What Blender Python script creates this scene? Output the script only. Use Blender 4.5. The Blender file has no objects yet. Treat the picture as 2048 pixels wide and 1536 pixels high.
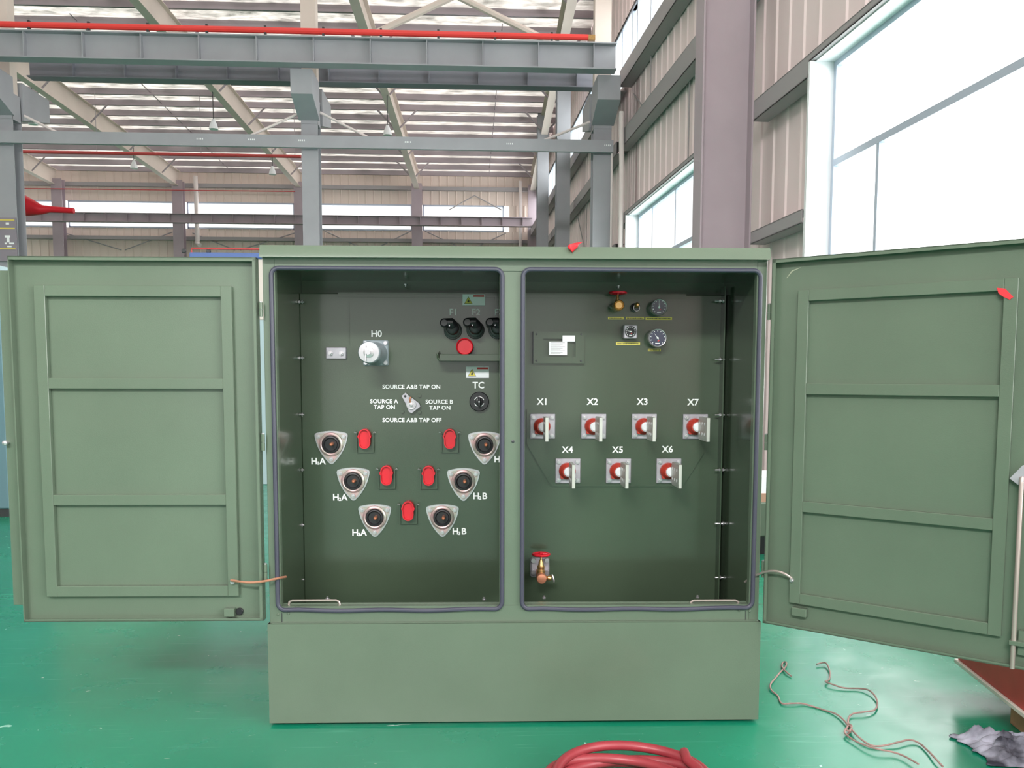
import bpy, bmesh, math, random
from mathutils import Vector, Matrix, noise
random.seed(7)
S = bpy.context.scene
COL = S.collection

# ------------------------------------------------------------------ camera
F, CY, PITCH, ROLL, YX = 1700.0, 892.3, 0.0812, 0.00225, 0.0508
H = 1.35
def cam_axes():
    cy, sy, cp, sp = math.cos(YX), math.sin(YX), math.cos(PITCH), math.sin(PITCH)
    f = Vector((sy*cp, cy*cp, -sp)); r = Vector((cy, -sy, 0)); u = r.cross(f)
    cr, sr = math.cos(ROLL), math.sin(ROLL)
    return (cr*r+sr*u), (-sr*r+cr*u), f
CR, CU, CF = cam_axes()
cam = bpy.data.cameras.new('camera'); camo = bpy.data.objects.new('camera', cam); COL.objects.link(camo)
m = Matrix((CR, CU, -CF)).transposed().to_4x4(); m.translation = (0, 0, H)
camo.matrix_world = m
cam.sensor_width = 36; cam.lens = 36*F/2048; cam.shift_y = (CY-768)/2048
cam.clip_start = 0.05; cam.clip_end = 300
S.camera = camo

# ------------------------------------------------------------------ sky, light, exposure
W = bpy.data.worlds.new('sky'); S.world = W; W.use_nodes = True
wn = W.node_tree.nodes; wl = W.node_tree.links
bg = wn['Background']; bg.inputs[0].default_value = (1.0, 0.985, 0.97, 1); bg.inputs[1].default_value = 1.0
# hazy sky, much brighter on the sunny side (+x) than elsewhere
tcw = wn.new('ShaderNodeTexCoord'); sx = wn.new('ShaderNodeSeparateXYZ'); wl.new(tcw.outputs['Generated'], sx.inputs[0])
mr = wn.new('ShaderNodeMapRange'); mr.interpolation_type = 'SMOOTHSTEP'
mr.inputs[1].default_value = 0.25; mr.inputs[2].default_value = 0.75; mr.inputs[3].default_value = 0.85; mr.inputs[4].default_value = 4.2
wl.new(sx.outputs[0], mr.inputs[0]); wl.new(mr.outputs[0], bg.inputs[1])
S.view_settings.view_transform = 'Standard'; S.view_settings.look = 'None'
S.view_settings.gamma = 1; S.view_settings.use_curve_mapping = False
S.view_settings.exposure = 1.08
def area(name, loc, aim, sx, sy, power, color=(1, 1, 1)):
    l = bpy.data.lights.new(name, 'AREA'); l.shape = 'RECTANGLE'; l.size = sx; l.size_y = sy
    l.energy = power; l.color = color
    o = bpy.data.objects.new(name, l); COL.objects.link(o); o.location = loc
    o.rotation_euler = (Vector(aim)-Vector(loc)).to_track_quat('-Z', 'Y').to_euler(); return o
area('hall_side_area_light', (-3.0, -9, 8.0), (0, 3, 1.0), 6, 1.0, 850, (1, 0.97, 0.96))  # unseen lamp added behind the viewer, aimed to cast the hood shadow

# ------------------------------------------------------------------ helpers
def lin(c):
    return tuple(((v/255)/12.92 if v/255 <= 0.04045 else ((v/255+0.055)/1.055)**2.4) for v in c) + (1,)
def mat(name, c, rough=0.5, metal=0.0, var=0.0, vscale=3.0, bump=0.0, bscale=200.0, coat=0.0, spec=0.5, c2=None):
    M = bpy.data.materials.new(name); M.use_nodes = True
    n, l = M.node_tree.nodes, M.node_tree.links; b = n['Principled BSDF']
    b.inputs['Roughness'].default_value = rough; b.inputs['Metallic'].default_value = metal
    b.inputs['Specular IOR Level'].default_value = spec; b.inputs['Coat Weight'].default_value = coat
    b.inputs['Coat Roughness'].default_value = 0.08
    base = lin(c)
    b.inputs['Base Color'].default_value = base
    if var or c2:
        tc = n.new('ShaderNodeTexCoord'); t = n.new('ShaderNodeTexNoise'); t.inputs['Scale'].default_value = vscale
        t.inputs['Detail'].default_value = 5
        l.new(tc.outputs['Object'], t.inputs['Vector'])
        mx = n.new('ShaderNodeMix'); mx.data_type = 'RGBA'
        r = n.new('ShaderNodeMapRange'); r.inputs['From Min'].default_value = 0.35; r.inputs['From Max'].default_value = 0.65
        l.new(t.outputs['Fac'], r.inputs['Value']); l.new(r.outputs[0], mx.inputs['Factor'])
        if c2: A, B = base, lin(c2)
        else:
            A = tuple(v*(1-var) for v in base[:3])+(1,); B = tuple(min(1, v*(1+var)) for v in base[:3])+(1,)
        mx.inputs['A'].default_value = A; mx.inputs['B'].default_value = B
        l.new(mx.outputs['Result'], b.inputs['Base Color'])
    if bump:
        tc = n.new('ShaderNodeTexCoord'); t = n.new('ShaderNodeTexNoise'); t.inputs['Scale'].default_value = bscale
        t.inputs['Detail'].default_value = 3
        bp = n.new('ShaderNodeBump'); bp.inputs['Strength'].default_value = bump; bp.inputs['Distance'].default_value = 0.002
        l.new(tc.outputs['Object'], t.inputs['Vector']); l.new(t.outputs['Fac'], bp.inputs['Height'])
        l.new(bp.outputs[0], b.inputs['Normal'])
    return M

M = {}
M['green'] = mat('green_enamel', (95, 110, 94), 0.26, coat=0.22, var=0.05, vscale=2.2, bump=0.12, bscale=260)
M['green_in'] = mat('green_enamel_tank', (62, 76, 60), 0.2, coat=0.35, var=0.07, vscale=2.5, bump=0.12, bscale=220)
M['gasket'] = mat('rubber_gasket', (66, 67, 82), 0.45)
M['zinc'] = mat('zinc_steel', (190, 188, 192), 0.3, metal=0.75, var=0.08, vscale=30)
M['plate'] = mat('brushed_plate', (172, 170, 178), 0.42, metal=0.35, var=0.06, vscale=40)
M['blade'] = mat('tinned_copper_blade', (190, 192, 186), 0.38, metal=0.45)
M['irid'] = mat('passivated_zinc', (200, 164, 166), 0.3, metal=0.5, vscale=22, c2=(166, 172, 160))
M['black'] = mat('black_rubber', (30, 30, 34), 0.4)
M['dark_metal'] = mat('dark_metal', (70, 72, 74), 0.4, metal=0.5)
M['copper'] = mat('copper', (206, 140, 110), 0.35, metal=0.6)
M['brass'] = mat('brass', (196, 158, 104), 0.3, metal=0.8, var=0.1, vscale=60)
M['red_plastic'] = mat('red_plastic', (204, 24, 42), 0.4)
M['red_ceramic'] = mat('red_bushing', (178, 58, 46), 0.3)
M['red_wheel'] = mat('red_handwheel', (205, 24, 44), 0.35)
M['white'] = mat('white_enamel', (232, 234, 238), 0.5)
M['paint_white'] = mat('white_lettering', (236, 240, 240), 0.6)
M['grey_cap'] = mat('grey_resin', (142, 154, 160), 0.35)
M['yellow'] = mat('yellow_label', (214, 200, 92), 0.6)
M['ink'] = mat('dark_ink', (70, 70, 66), 0.7)
M['warn_red'] = mat('warning_red', (205, 60, 60), 0.6)
M['glass_dark'] = mat('gauge_dial', (62, 66, 84), 0.15)
M['rod'] = mat('bright_steel_rod', (176, 164, 158), 0.25, metal=0.5)
M['steel'] = mat('grey_painted_steel', (156, 158, 164), 0.5, var=0.05, vscale=1.5)
M['steel_dk'] = mat('dark_grey_steel', (132, 134, 144), 0.5, var=0.05, vscale=1.5)  # darker grey, for the rear crane girder
M['steel_mauve'] = mat('mauve_grey_steel', (172, 158, 166), 0.5, var=0.04, vscale=1.5)
M['girt'] = mat('girt_steel', (158, 154, 156), 0.5)
M['rafter'] = mat('rafter_paint', (216, 203, 194), 0.55, var=0.05, vscale=1.0)
M['purlin'] = mat('purlin_steel', (160, 150, 156), 0.55)
M['busbar'] = mat('red_busbar', (232, 66, 62), 0.4)
M['redpipe'] = mat('red_pipe', (190, 70, 70), 0.5)
M['pvc'] = mat('white_pvc', (228, 218, 216), 0.5)
M['alu'] = mat('window_aluminium', (188, 198, 214), 0.35, metal=0.2)
M['wall'] = mat('wall_sheet', (238, 220, 220), 0.55, var=0.03, vscale=0.6)
M['wall_far'] = mat('wall_sheet_far', (230, 214, 204), 0.55, var=0.04, vscale=0.4)
M['hose'] = mat('red_rubber_hose', (150, 54, 62), 0.38, var=0.12, vscale=9, bump=0.1, bscale=120)
M['rope'] = mat('pinkish_string', (158, 128, 122), 0.8, var=0.15, vscale=40)
M['strap'] = mat('copper_strap', (184, 132, 108), 0.35, metal=0.5)
M['rag'] = mat('grey_rag', (44, 44, 56), 0.9, vscale=7, c2=(196, 196, 214))
M['red_steel'] = mat('red_painted_steel', (178, 62, 58), 0.5, var=0.1, vscale=6)
M['wood'] = mat('wood_block', (170, 128, 98), 0.8, var=0.15, vscale=12)
M['blue'] = mat('blue_paint', (84, 110, 170), 0.5)
M['cream'] = mat('cream_panel', (212, 204, 196), 0.5)
M['paleblue'] = mat('pale_blue_panel', (168, 190, 196), 0.5)
M['bluegrey'] = mat('blue_grey_panel', (96, 128, 138), 0.5)
M['sign'] = mat('sign_grey', (136, 130, 140), 0.5)
M['card'] = mat('cardboard', (176, 138, 118), 0.8)
M['chalk'] = mat('chalk', (168, 170, 150), 0.8)
M['tape'] = mat('red_tape', (226, 40, 52), 0.5)

def floor_mat():
    m_ = bpy.data.materials.new('green_epoxy_floor'); m_.use_nodes = True
    n, l = m_.node_tree.nodes, m_.node_tree.links; b = n['Principled BSDF']
    tc = n.new('ShaderNodeTexCoord')
    def nz(scale, detail=6, dist=0.0, vec=None):
        t = n.new('ShaderNodeTexNoise'); t.inputs['Scale'].default_value = scale; t.inputs['Detail'].default_value = detail
        t.inputs['Distortion'].default_value = dist
        l.new(vec or tc.outputs['Object'], t.inputs['Vector']); return t
    def rng(src, a, b_, c=0, d=1):
        r = n.new('ShaderNodeMapRange'); r.inputs[1].default_value = a; r.inputs[2].default_value = b_
        r.inputs[3].default_value = c; r.inputs[4].default_value = d; l.new(src, r.inputs[0]); return r.outputs[0]
    def mix(fac, A, B):
        x = n.new('ShaderNodeMix'); x.data_type = 'RGBA'
        if hasattr(fac, 'links') or not isinstance(fac, float): l.new(fac, x.inputs['Factor'])
        if isinstance(A, tuple): x.inputs['A'].default_value = A
        else: l.new(A, x.inputs['A'])
        x.inputs['B'].default_value = B; return x.outputs['Result']
    big = nz(0.8)
    c = mix(rng(big.outputs['Fac'], 0.35, 0.65), lin((14, 122, 92)), lin((24, 138, 106)))
    sp = nz(16, 3, 1.0)                        # paint chips and white specks
    c = mix(rng(sp.outputs['Fac'], 0.735, 0.76), c, lin((150, 205, 185)))
    mq = n.new('ShaderNodeMapping'); mq.inputs['Rotation'].default_value = (0, 0, -0.9); mq.inputs['Scale'].default_value = (0.45, 1.5, 1)
    l.new(tc.outputs['Object'], mq.inputs['Vector'])
    s2 = nz(26, 2, 0.8, mq.outputs[0])         # short pale drag marks
    c = mix(rng(s2.outputs['Fac'], 0.755, 0.775), c, lin((170, 200, 188)))
    mp = n.new('ShaderNodeMapping'); mp.inputs['Rotation'].default_value = (0, 0, 0.7); mp.inputs['Scale'].default_value = (1.2, 22, 1)
    l.new(tc.outputs['Object'], mp.inputs['Vector'])
    sc = nz(2.2, 6, 0.6, mp.outputs[0])        # scuffs
    c = mix(rng(sc.outputs['Fac'], 0.62, 0.85, 0, 0.5), c, lin((96, 190, 160)))
    l.new(c, b.inputs['Base Color'])
    r2 = nz(5, 6, 0.3)
    l.new(rng(r2.outputs['Fac'], 0.3, 0.7, 0.16, 0.30), b.inputs['Roughness'])
    b.inputs['Specular IOR Level'].default_value = 0.6
    bp = n.new('ShaderNodeBump'); bp.inputs['Strength'].default_value = 0.12; bp.inputs['Distance'].default_value = 0.01
    w = nz(3.0, 3); l.new(w.outputs['Fac'], bp.inputs['Height']); l.new(bp.outputs[0], b.inputs['Normal'])
    return m_
M['floor'] = floor_mat()
def foil_mat():
    m_ = bpy.data.materials.new('foil_insulation'); m_.use_nodes = True
    n, l = m_.node_tree.nodes, m_.node_tree.links; b = n['Principled BSDF']
    tc = n.new('ShaderNodeTexCoord'); mp = n.new('ShaderNodeMapping'); mp.inputs['Scale'].default_value = (0.7, 1.5, 1); mp.inputs['Rotation'].default_value = (0, 0, 0.5)
    l.new(tc.outputs['Object'], mp.inputs['Vector'])
    t = n.new('ShaderNodeTexNoise'); t.inputs['Scale'].default_value = 2.6; t.inputs['Detail'].default_value = 8; t.inputs['Roughness'].default_value = 0.65
    l.new(mp.outputs[0], t.inputs['Vector'])
    mx = n.new('ShaderNodeMix'); mx.data_type = 'RGBA'; mx.inputs['A'].default_value = lin((196, 180, 172)); mx.inputs['B'].default_value = lin((240, 230, 224))
    l.new(t.outputs['Fac'], mx.inputs['Factor']); l.new(mx.outputs['Result'], b.inputs['Base Color'])
    b.inputs['Metallic'].default_value = 0.2; b.inputs['Roughness'].default_value = 0.38
    tl = n.new('ShaderNodeBsdfTranslucent'); tl.inputs[0].default_value = (0.95, 0.90, 0.84, 1)  # translucency added so sky light glows through and brightens the roof
    ms = n.new('ShaderNodeMixShader'); rr = n.new('ShaderNodeMapRange'); rr.inputs[1].default_value = 0.3; rr.inputs[2].default_value = 0.7
    rr.inputs[3].default_value = 0.04; rr.inputs[4].default_value = 0.5
    l.new(t.outputs['Fac'], rr.inputs[0]); l.new(rr.outputs[0], ms.inputs[0]); l.new(b.outputs[0], ms.inputs[1]); l.new(tl.outputs[0], ms.inputs[2])
    l.new(ms.outputs[0], n['Material Output'].inputs[0])
    bp = n.new('ShaderNodeBump'); bp.inputs['Strength'].default_value = 0.9; bp.inputs['Distance'].default_value = 0.08
    l.new(t.outputs['Fac'], bp.inputs['Height']); l.new(bp.outputs[0], b.inputs['Normal'])
    return m_
M['foil'] = foil_mat()
def glass_mat():
    m_ = bpy.data.materials.new('window_glass'); m_.use_nodes = True
    n, l = m_.node_tree.nodes, m_.node_tree.links
    n.remove(n['Principled BSDF']); out = n['Material Output']
    tr = n.new('ShaderNodeBsdfTransparent'); tr.inputs[0].default_value = (0.96, 0.98, 0.98, 1)
    gl = n.new('ShaderNodeBsdfGlossy'); gl.inputs['Roughness'].default_value = 0.03
    mx = n.new('ShaderNodeMixShader'); mx.inputs[0].default_value = 0.07; l.new(tr.outputs[0], mx.inputs[1]); l.new(gl.outputs[0], mx.inputs[2])
    l.new(mx.outputs[0], out.inputs[0]); return m_
M['glass'] = glass_mat()

class MB:
    def __init__(s): s.v = []; s.f = []
    def add(s, vs, fs):
        k = len(s.v); s.v += [tuple(v) for v in vs]; s.f += [tuple(i+k for i in f) for f in fs]; return s
    def addbm(s, bm):
        bm.verts.ensure_lookup_table(); bm.verts.index_update()
        s.add([v.co[:] for v in bm.verts], [[v.index for v in f.verts] for f in bm.faces]); bm.free(); return s
    def box(s, x0, x1, y0, y1, z0, z1, bev=0, seg=1):
        if x0 > x1: x0, x1 = x1, x0
        if y0 > y1: y0, y1 = y1, y0
        if z0 > z1: z0, z1 = z1, z0
        vs = [(x, y, z) for z in (z0, z1) for y in (y0, y1) for x in (x0, x1)]
        fs = [(0, 2, 3, 1), (4, 5, 7, 6), (0, 1, 5, 4), (2, 6, 7, 3), (0, 4, 6, 2), (1, 3, 7, 5)]
        if not bev: return s.add(vs, fs)
        bm = bmesh.new(); vv = [bm.verts.new(v) for v in vs]
        for f in fs: bm.faces.new([vv[i] for i in f])
        bmesh.ops.bevel(bm, geom=bm.edges[:], offset=bev, segments=seg, affect='EDGES', profile=0.5)
        return s.addbm(bm)
    def cyl(s, p0, p1, r, seg=16, r2=None, caps=True):
        return s.tube([p0, p1], [r, r if r2 is None else r2], seg, caps)
    def tube(s, pts, r, seg=10, caps=True, closed=False):
        pts = [Vector(p) for p in pts]; n = len(pts)
        rs = r if isinstance(r, (list, tuple)) else [r]*n
        k = len(s.v); up = None
        for i, p in enumerate(pts):
            a = pts[(i-1) % n] if (closed or i > 0) else p; b = pts[(i+1) % n] if (closed or i < n-1) else p
            t = (b-a)
            if t.length < 1e-9: t = Vector((0, 0, 1))
            t.normalize()
            if up is None:
                up = Vector((0, 0, 1)) if abs(t.z) < 0.9 else Vector((1, 0, 0))
            up = (up - t*up.dot(t)); up.normalize(); q = t.cross(up)
            for j in range(seg):
                an = 2*math.pi*j/seg; s.v.append(tuple(p+(up*math.cos(an)+q*math.sin(an))*rs[i]))
        m_ = n if closed else n-1
        for i in range(m_):
            for j in range(seg):
                a = k+i*seg+j; b = k+i*seg+(j+1) % seg; c = k+((i+1) % n)*seg+(j+1) % seg; d = k+((i+1) % n)*seg+j
                s.f.append((a, b, c, d))
        if caps and not closed:
            s.f.append(tuple(k+j for j in reversed(range(seg)))); s.f.append(tuple(k+(n-1)*seg+j for j in range(seg)))
        return s
    def lathe(s, prof, o=(0, 0, 0), seg=28):      # prof: (r, depth) ; axis along -y (towards the viewer)
        o = Vector(o); k = len(s.v)
        for r, d in prof:
            for j in range(seg):
                an = 2*math.pi*j/seg; s.v.append((o.x+r*math.cos(an), o.y-d, o.z+r*math.sin(an)))
        for i in range(len(prof)-1):
            for j in range(seg):
                s.f.append((k+i*seg+j, k+i*seg+(j+1) % seg, k+(i+1)*seg+(j+1) % seg, k+(i+1)*seg+j))
        s.f.append(tuple(k+j for j in reversed(range(seg)))); e = k+(len(prof)-1)*seg; s.f.append(tuple(e+j for j in range(seg)))
        return s
    def prism(s, poly, y0, y1):                  # poly in (x,z), extruded along y
        n = len(poly); k = len(s.v)
        s.v += [(x, y0, z) for x, z in poly]+[(x, y1, z) for x, z in poly]
        s.f.append(tuple(k+i for i in range(n))); s.f.append(tuple(k+n+i for i in reversed(range(n))))
        for i in range(n): s.f.append((k+i, k+n+i, k+n+(i+1) % n, k+(i+1) % n))
        return s
    def hexa(s, o, r, h, ang=0.3):               # hexagonal head towards the viewer
        poly = [(o[0]+r*math.cos(ang+i*math.pi/3), o[2]+r*math.sin(ang+i*math.pi/3)) for i in range(6)]
        return s.prism(poly, o[1]-h, o[1])
    def build(s, name, m_, parent=None, loc=None, mw=None, kind=None, label=None, rz=0.0, sharp=0.6):
        me = bpy.data.meshes.new(name); me.from_pydata(s.v, [], s.f)
        bm = bmesh.new(); bm.from_mesh(me); bmesh.ops.recalc_face_normals(bm, faces=bm.faces)
        for f in bm.faces: f.smooth = True
        for e in bm.edges:
            if len(e.link_faces) == 2: e.smooth = e.calc_face_angle(0) < sharp
        bm.to_mesh(me); bm.free(); me.materials.append(m_)
        o = bpy.data.objects.new(name, me); COL.objects.link(o)
        if parent: o.parent = parent
        if loc is not None: o.location = loc
        if rz: o.rotation_euler = (0, 0, rz)
        if mw is not None: o.matrix_world = mw
        if kind: o['kind'] = kind
        if label: o['label'] = label
        return o
def tag(o, label, cat, group=None, kind=None):
    o['label'] = label; o['category'] = cat
    if group: o['group'] = group
    if kind: o['kind'] = kind
    return o
def thing(name, label, cat, loc=(0, 0, 0), rz=0.0, group=None):
    o = bpy.data.objects.new(name, None); COL.objects.link(o); o.location = loc; o.rotation_euler = (0, 0, rz)
    o.empty_display_size = 0.1
    return tag(o, label, cat, group)
def empty(name, parent, loc=(0, 0, 0), rz=0.0, label=None):
    o = bpy.data.objects.new(name, None); COL.objects.link(o); o.parent = parent; o.location = loc; o.rotation_euler = (0, 0, rz)
    o.empty_display_size = 0.05
    if label: o['label'] = label
    return o
def copy_tree(o, parent, loc, rz=None):
    c = o.copy(); COL.objects.link(c); c.parent = parent
    if loc is not None: c.location = loc
    if rz is not None: c.rotation_euler = (0, 0, rz)
    for ch in list(o.children): copy_tree(ch, c, None)
    return c

# survey: where the line of sight of a photo coordinate meets a real plane
def ray(px, py):
    return (CR*((px-1024)/F) + CU*(-(py-CY)/F) + CF)
def hit(px, py, p, n):
    d = ray(px, py); o = Vector((0, 0, H)); p = Vector(p); n = Vector(n)
    return o + d*((p-o).dot(n)/d.dot(n))
def atY(px, py, Y): return hit(px, py, (0, Y, 0), (0, 1, 0))
def atZ(px, py, Z=0.0): return hit(px, py, (0, 0, Z), (0, 0, 1))

# ------------------------------------------------------------------ the hall
FAR = 36.0
ROW = 17.3
YWA, YWB = math.atan((1024-865)/F), math.atan((1024-893)/F)
RA = Matrix.Rotation(YWA-YX, 4, 'Z'); RB = Matrix.Rotation(YWB-YX, 4, 'Z')
WA, WB = 3.77, 3.48          # distance of the girt face of the two straight lengths of the gable wall
YEND = 17.35

MB().box(-34, 6, -14, FAR+1, -0.2, 0).build('floor', M['floor'], kind='structure')

def ribbed(mb, u0, u1, z0, z1, x, along='y', pitch=0.38, depth=0.018, sgn=1):
    us = []; u = u0
    while u < u1-1e-6:
        for du, d in ((0, 0), (pitch*0.80, 0), (pitch*0.86, depth), (pitch*0.94, depth)):
            if u+du < u1: us.append((u+du, d))
        u += pitch
    us.append((u1, 0)); k = len(mb.v)
    for uu, d in us:
        for z in (z0, z1):
            mb.v.append((x-sgn*d, uu, z) if along == 'y' else (uu, x-sgn*d, z))
    for i in range(len(us)-1): mb.f.append((k+2*i, k+2*i+2, k+2*i+3, k+2*i+1))
    # outer skin gives the panel its thickness
    t = 0.06*sgn
    if along == 'y': mb.box(x+t, x+t*1.6, u0, u1, z0, z1)
    else: mb.box(u0, u1, x+t, x+t*1.6, z0, z1)

ZS, ZH = 0.95, 4.56          # sill and head of the big windows
ZC0, ZC1 = 7.45, 8.75        # clerestory band
SX = WA+0.26                 # sheet plane
mb = MB()
for (a, b, z0, z1) in ((-13, -7, 0, 10.4), (-7, 1.0, 0, ZS), (-7, 1.0, ZH, 10.4), (1.0, 2.2, 0, 10.4), (2.2, 8.48, 0, ZS), (2.2, 8.48, ZH, 10.4), (8.48, 11.3, 0, 10.4), (11.3, 16.62, 0, ZS), (11.3, 16.62, ZH, ZC0),
                       (11.3, 16.62, ZC1, 10.4), (16.62, 17.6, 0, ZC0), (16.62, 17.6, ZC1, 10.4)):
    ribbed(mb, a, b, z0, z1, SX)
wr = mb.build('wall_right', M['wall'], mw=RA, kind='structure')
def wall_child(mbx, name, m_, mw=RA, parent=None):
    o = mbx.build(name, m_); o.parent = parent or wr
    o.matrix_parent_inverse = Matrix.Identity(4)
    o.matrix_local = (RA.inverted() @ mw) if not parent else Matrix.Identity(4)
    return o
# far length of the gable wall
mb = MB(); SXB = WB+0.26
ribbed(mb, 16.9, FAR+0.2, 0, ZC0, SXB); ribbed(mb, 16.9, FAR+0.2, ZC1, 10.6, SXB)
wrb = mb.build('wall_right_far', M['wall'], mw=RB, kind='structure')

def girt(y0, y1, z0, z1, w=WA, mw=RA, par=None, d=0.2, name='wall_girt'):
    g = MB().box(w, w+0.012, y0, y1, z0, z1).box(w, w+d, y0, y1, z1-0.012, z1).box(w, w+d, y0, y1, z0, z0+0.012)
    o = g.build(name, M['girt']); o.parent = par or wr; return o
girt(8.49, 10.0, 4.36, 4.58); girt(8.55, 10.0, 2.93, 3.07)
girt(10.35, 17.3, 5.9, 6.22); girt(10.35, 17.3, 7.15, ZC0, d=0.24); girt(16.62, 17.3, 4.36, 4.58); girt(16.62, 17.3, 2.93, 3.07)
girt(2.2, 8.49, ZH-.05, ZH+0.02, d=0.06, name='window_head_girt')
girt(11.3, 16.62, ZH-.05, ZH+0.02, d=0.06, name='window_head_girt')
for z0, z1 in ((5.9, 6.15), (7.15, ZC0), (3.9, 4.1), (2.4, 2.6)): girt(17.6, FAR-0.1, z0, z1, w=WB, par=wrb)
# diagonal and vertical sag rods on the wall
for (y0, z0, y1, z1) in ((15.6, 6.22, 15.6, 7.2), (13.2, 4.6, 13.2, 5.9), (11.2, 6.25, 11.2, 7.2), (16.9, 6.9, 15.9, 6.25), (11.2, 6.6, 11.6, 7.2)):
    o = MB().cyl((SX-0.06, y0, z0), (SX-0.06, y1, z1), 0.012, 6).build('sag_rod', M['girt']); o.parent = wr
for (y0, z0, y1, z1) in ((19.5, 7.0, 22, 6.2), (22.5, 4.1, 22.5, 5.9), (20.2, 2.6, 24.0, 5.8), (26, 6.2, 29, 7.1), (29, 5.9, 33, 3.0)):
    o = MB().cyl((SXB-0.06, y0, z0), (SXB-0.06, y1, z1), 0.012, 6).build('sag_rod', M['girt']); o.parent = wrb

def window(name, y0, y1, z0, z1, mullions, transoms, x, mw, reveal=True, fw=0.055, d=0.07):
    f = MB()
    f.box(x, x+d, y0, y0+fw, z0, z1).box(x, x+d, y1-fw, y1, z0, z1).box(x, x+d, y0+fw, y1-fw, z0, z0+fw).box(x, x+d, y0+fw, y1-fw, z1-fw, z1)
    for t in transoms: f.box(x+.003, x+d-.003, y0+fw, y1-fw, t-fw*.6, t+fw*.6)
    for (mm, a, b) in mullions: f.box(x+.006, x+d-.006, mm-fw*.45, mm+fw*.45, a, b)
    fr = f.build(name, M['alu'], mw=mw, kind='structure')
    g = MB().box(x+d*.45, x+d*.55, y0+fw*.5, y1-fw*.5, z0+fw*.5, z1-fw*.5).build('window_pane', M['glass']); g.parent = fr
    if reveal:
        r = MB().box(WA, x+.02, y1, y1+.05, z0, z1).box(WA+.062, x+.02, y0, y1, z1, z1+.012).box(WA-.04, x+.02, y0, y1, z0-.04, z0).build('window_reveal', M['white']); r.parent = fr
    return fr
XG = SX-0.01
window('window_1', 2.2, 8.45, ZS, ZH-.06, [(7.55, ZS, 3.5), (4.6, ZS, 3.5)], [3.5], XG, RA)
window('window_2', 11.3, 16.6, ZS, ZH-.06, [(15.55, ZS, ZH-.06), (14.05, ZS, ZH-.06), (13.05, ZS, 3.5), (12.2, ZS, ZH-.06)], [3.5], XG, RA)
window('window_3', 10.4, 17.5, ZC0, ZC1, [(y, ZC0, ZC1) for y in (11.8, 13.2, 14.6, 16.0)], [], SX+0.02, RA, False)
window('window_4', 17.0, FAR, ZC0, ZC1, [(17.0+k*1.5, ZC0, ZC1) for k in range(1, 13)], [], SXB+0.02, RB, False)

# unseen wall behind the viewer, openings shaped to let light onto the cabinet
mb = MB()
for (a, b, z0, z1) in ((-28.5, -7.5, 0, 9), (-7.5, 2.0, 5.2, 6.8), (2.0, 5.0, 0, 6.8), (-7.5, 5.0, 8.6, 12.8), (-28.5, -7.5, 10, 12.8)):
    ribbed(mb, a, b, z0, z1, -13.5, 'x', 0.5, 0.03, sgn=-1)
mb.build('wall_back', M['wall'], kind='structure')
mb = MB(); ribbed(mb, -13.5, FAR, 0, 4.5, -28.2, 'y', 0.6, 0.03, sgn=-1); ribbed(mb, -13.5, FAR, 7.0, 11.5, -28.2, 'y', 0.6, 0.03, sgn=-1)
mb.build('wall_left', M['wall'], kind='structure')
# far wall
fx0, fx1 = -27.0, atY(1092, 400, FAR).x
zf = lambda py, Y=FAR: atY(900, py, Y).z
zt, zb = zf(408), zf(461)
XW1 = atY(1019, 430, FAR).x
mb = MB()
ribbed(mb, fx0, fx1, 0, zb, FAR+.25, 'x', 0.34, 0.03); ribbed(mb, fx0, fx1, zt, zf(338), FAR+.25, 'x', 0.34, 0.03)
ribbed(mb, XW1, fx1, zb, zt, FAR+.25, 'x', 0.34, 0.03)
wf = mb.build('wall_far', M['wall_far'], kind='structure')
for py in (377, 482):
    z = zf(py)
    MB().box(fx0, fx1, FAR-.02, FAR+.2, z-.07, z+.07).build('wall_girt', M['girt'], parent=wf)
colx = [118, 358, 597, 834, 1066]
cx_far = [atY(p, 430, FAR-.1).x for p in colx]
edges = [fx0]+[c for c in cx_far[:4]]+[XW1]
for i in range(len(edges)-1):
    a, b = edges[i]+.25, edges[i+1]-.25
    f = MB(); n = 1
    f.box(a, b, FAR+.22, FAR+.30, zb, zb+.06).box(a, b, FAR+.22, FAR+.30, zt-.06, zt)
    for k in range(n+1):
        xx = a+(b-a)*k/n;  f.box(xx-.03, xx+.03, FAR+.22, FAR+.30, zb, zt)
    fr = f.build('window_%d' % (5+i), M['alu'], kind='structure')
    MB().box(a, b, FAR+.25, FAR+.26, zb, zt).build('window_pane', M['glass'], parent=fr)

for (a, b, c, d_) in ((130, 466, 243, 500), (345, 464, 250, 500), (385, 466, 470, 500), (590, 466, 480, 500), (650, 462, 730, 500), (822, 462, 745, 500), (850, 462, 930, 500), (1012, 466, 940, 500), (898, 420, 949, 391), (949, 391, 1003, 420)):
    MB().cyl(atY(a, b, FAR+.05), atY(c, d_, FAR+.05), .022, 6).build('cross_brace', M['girt'], parent=wf)
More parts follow.
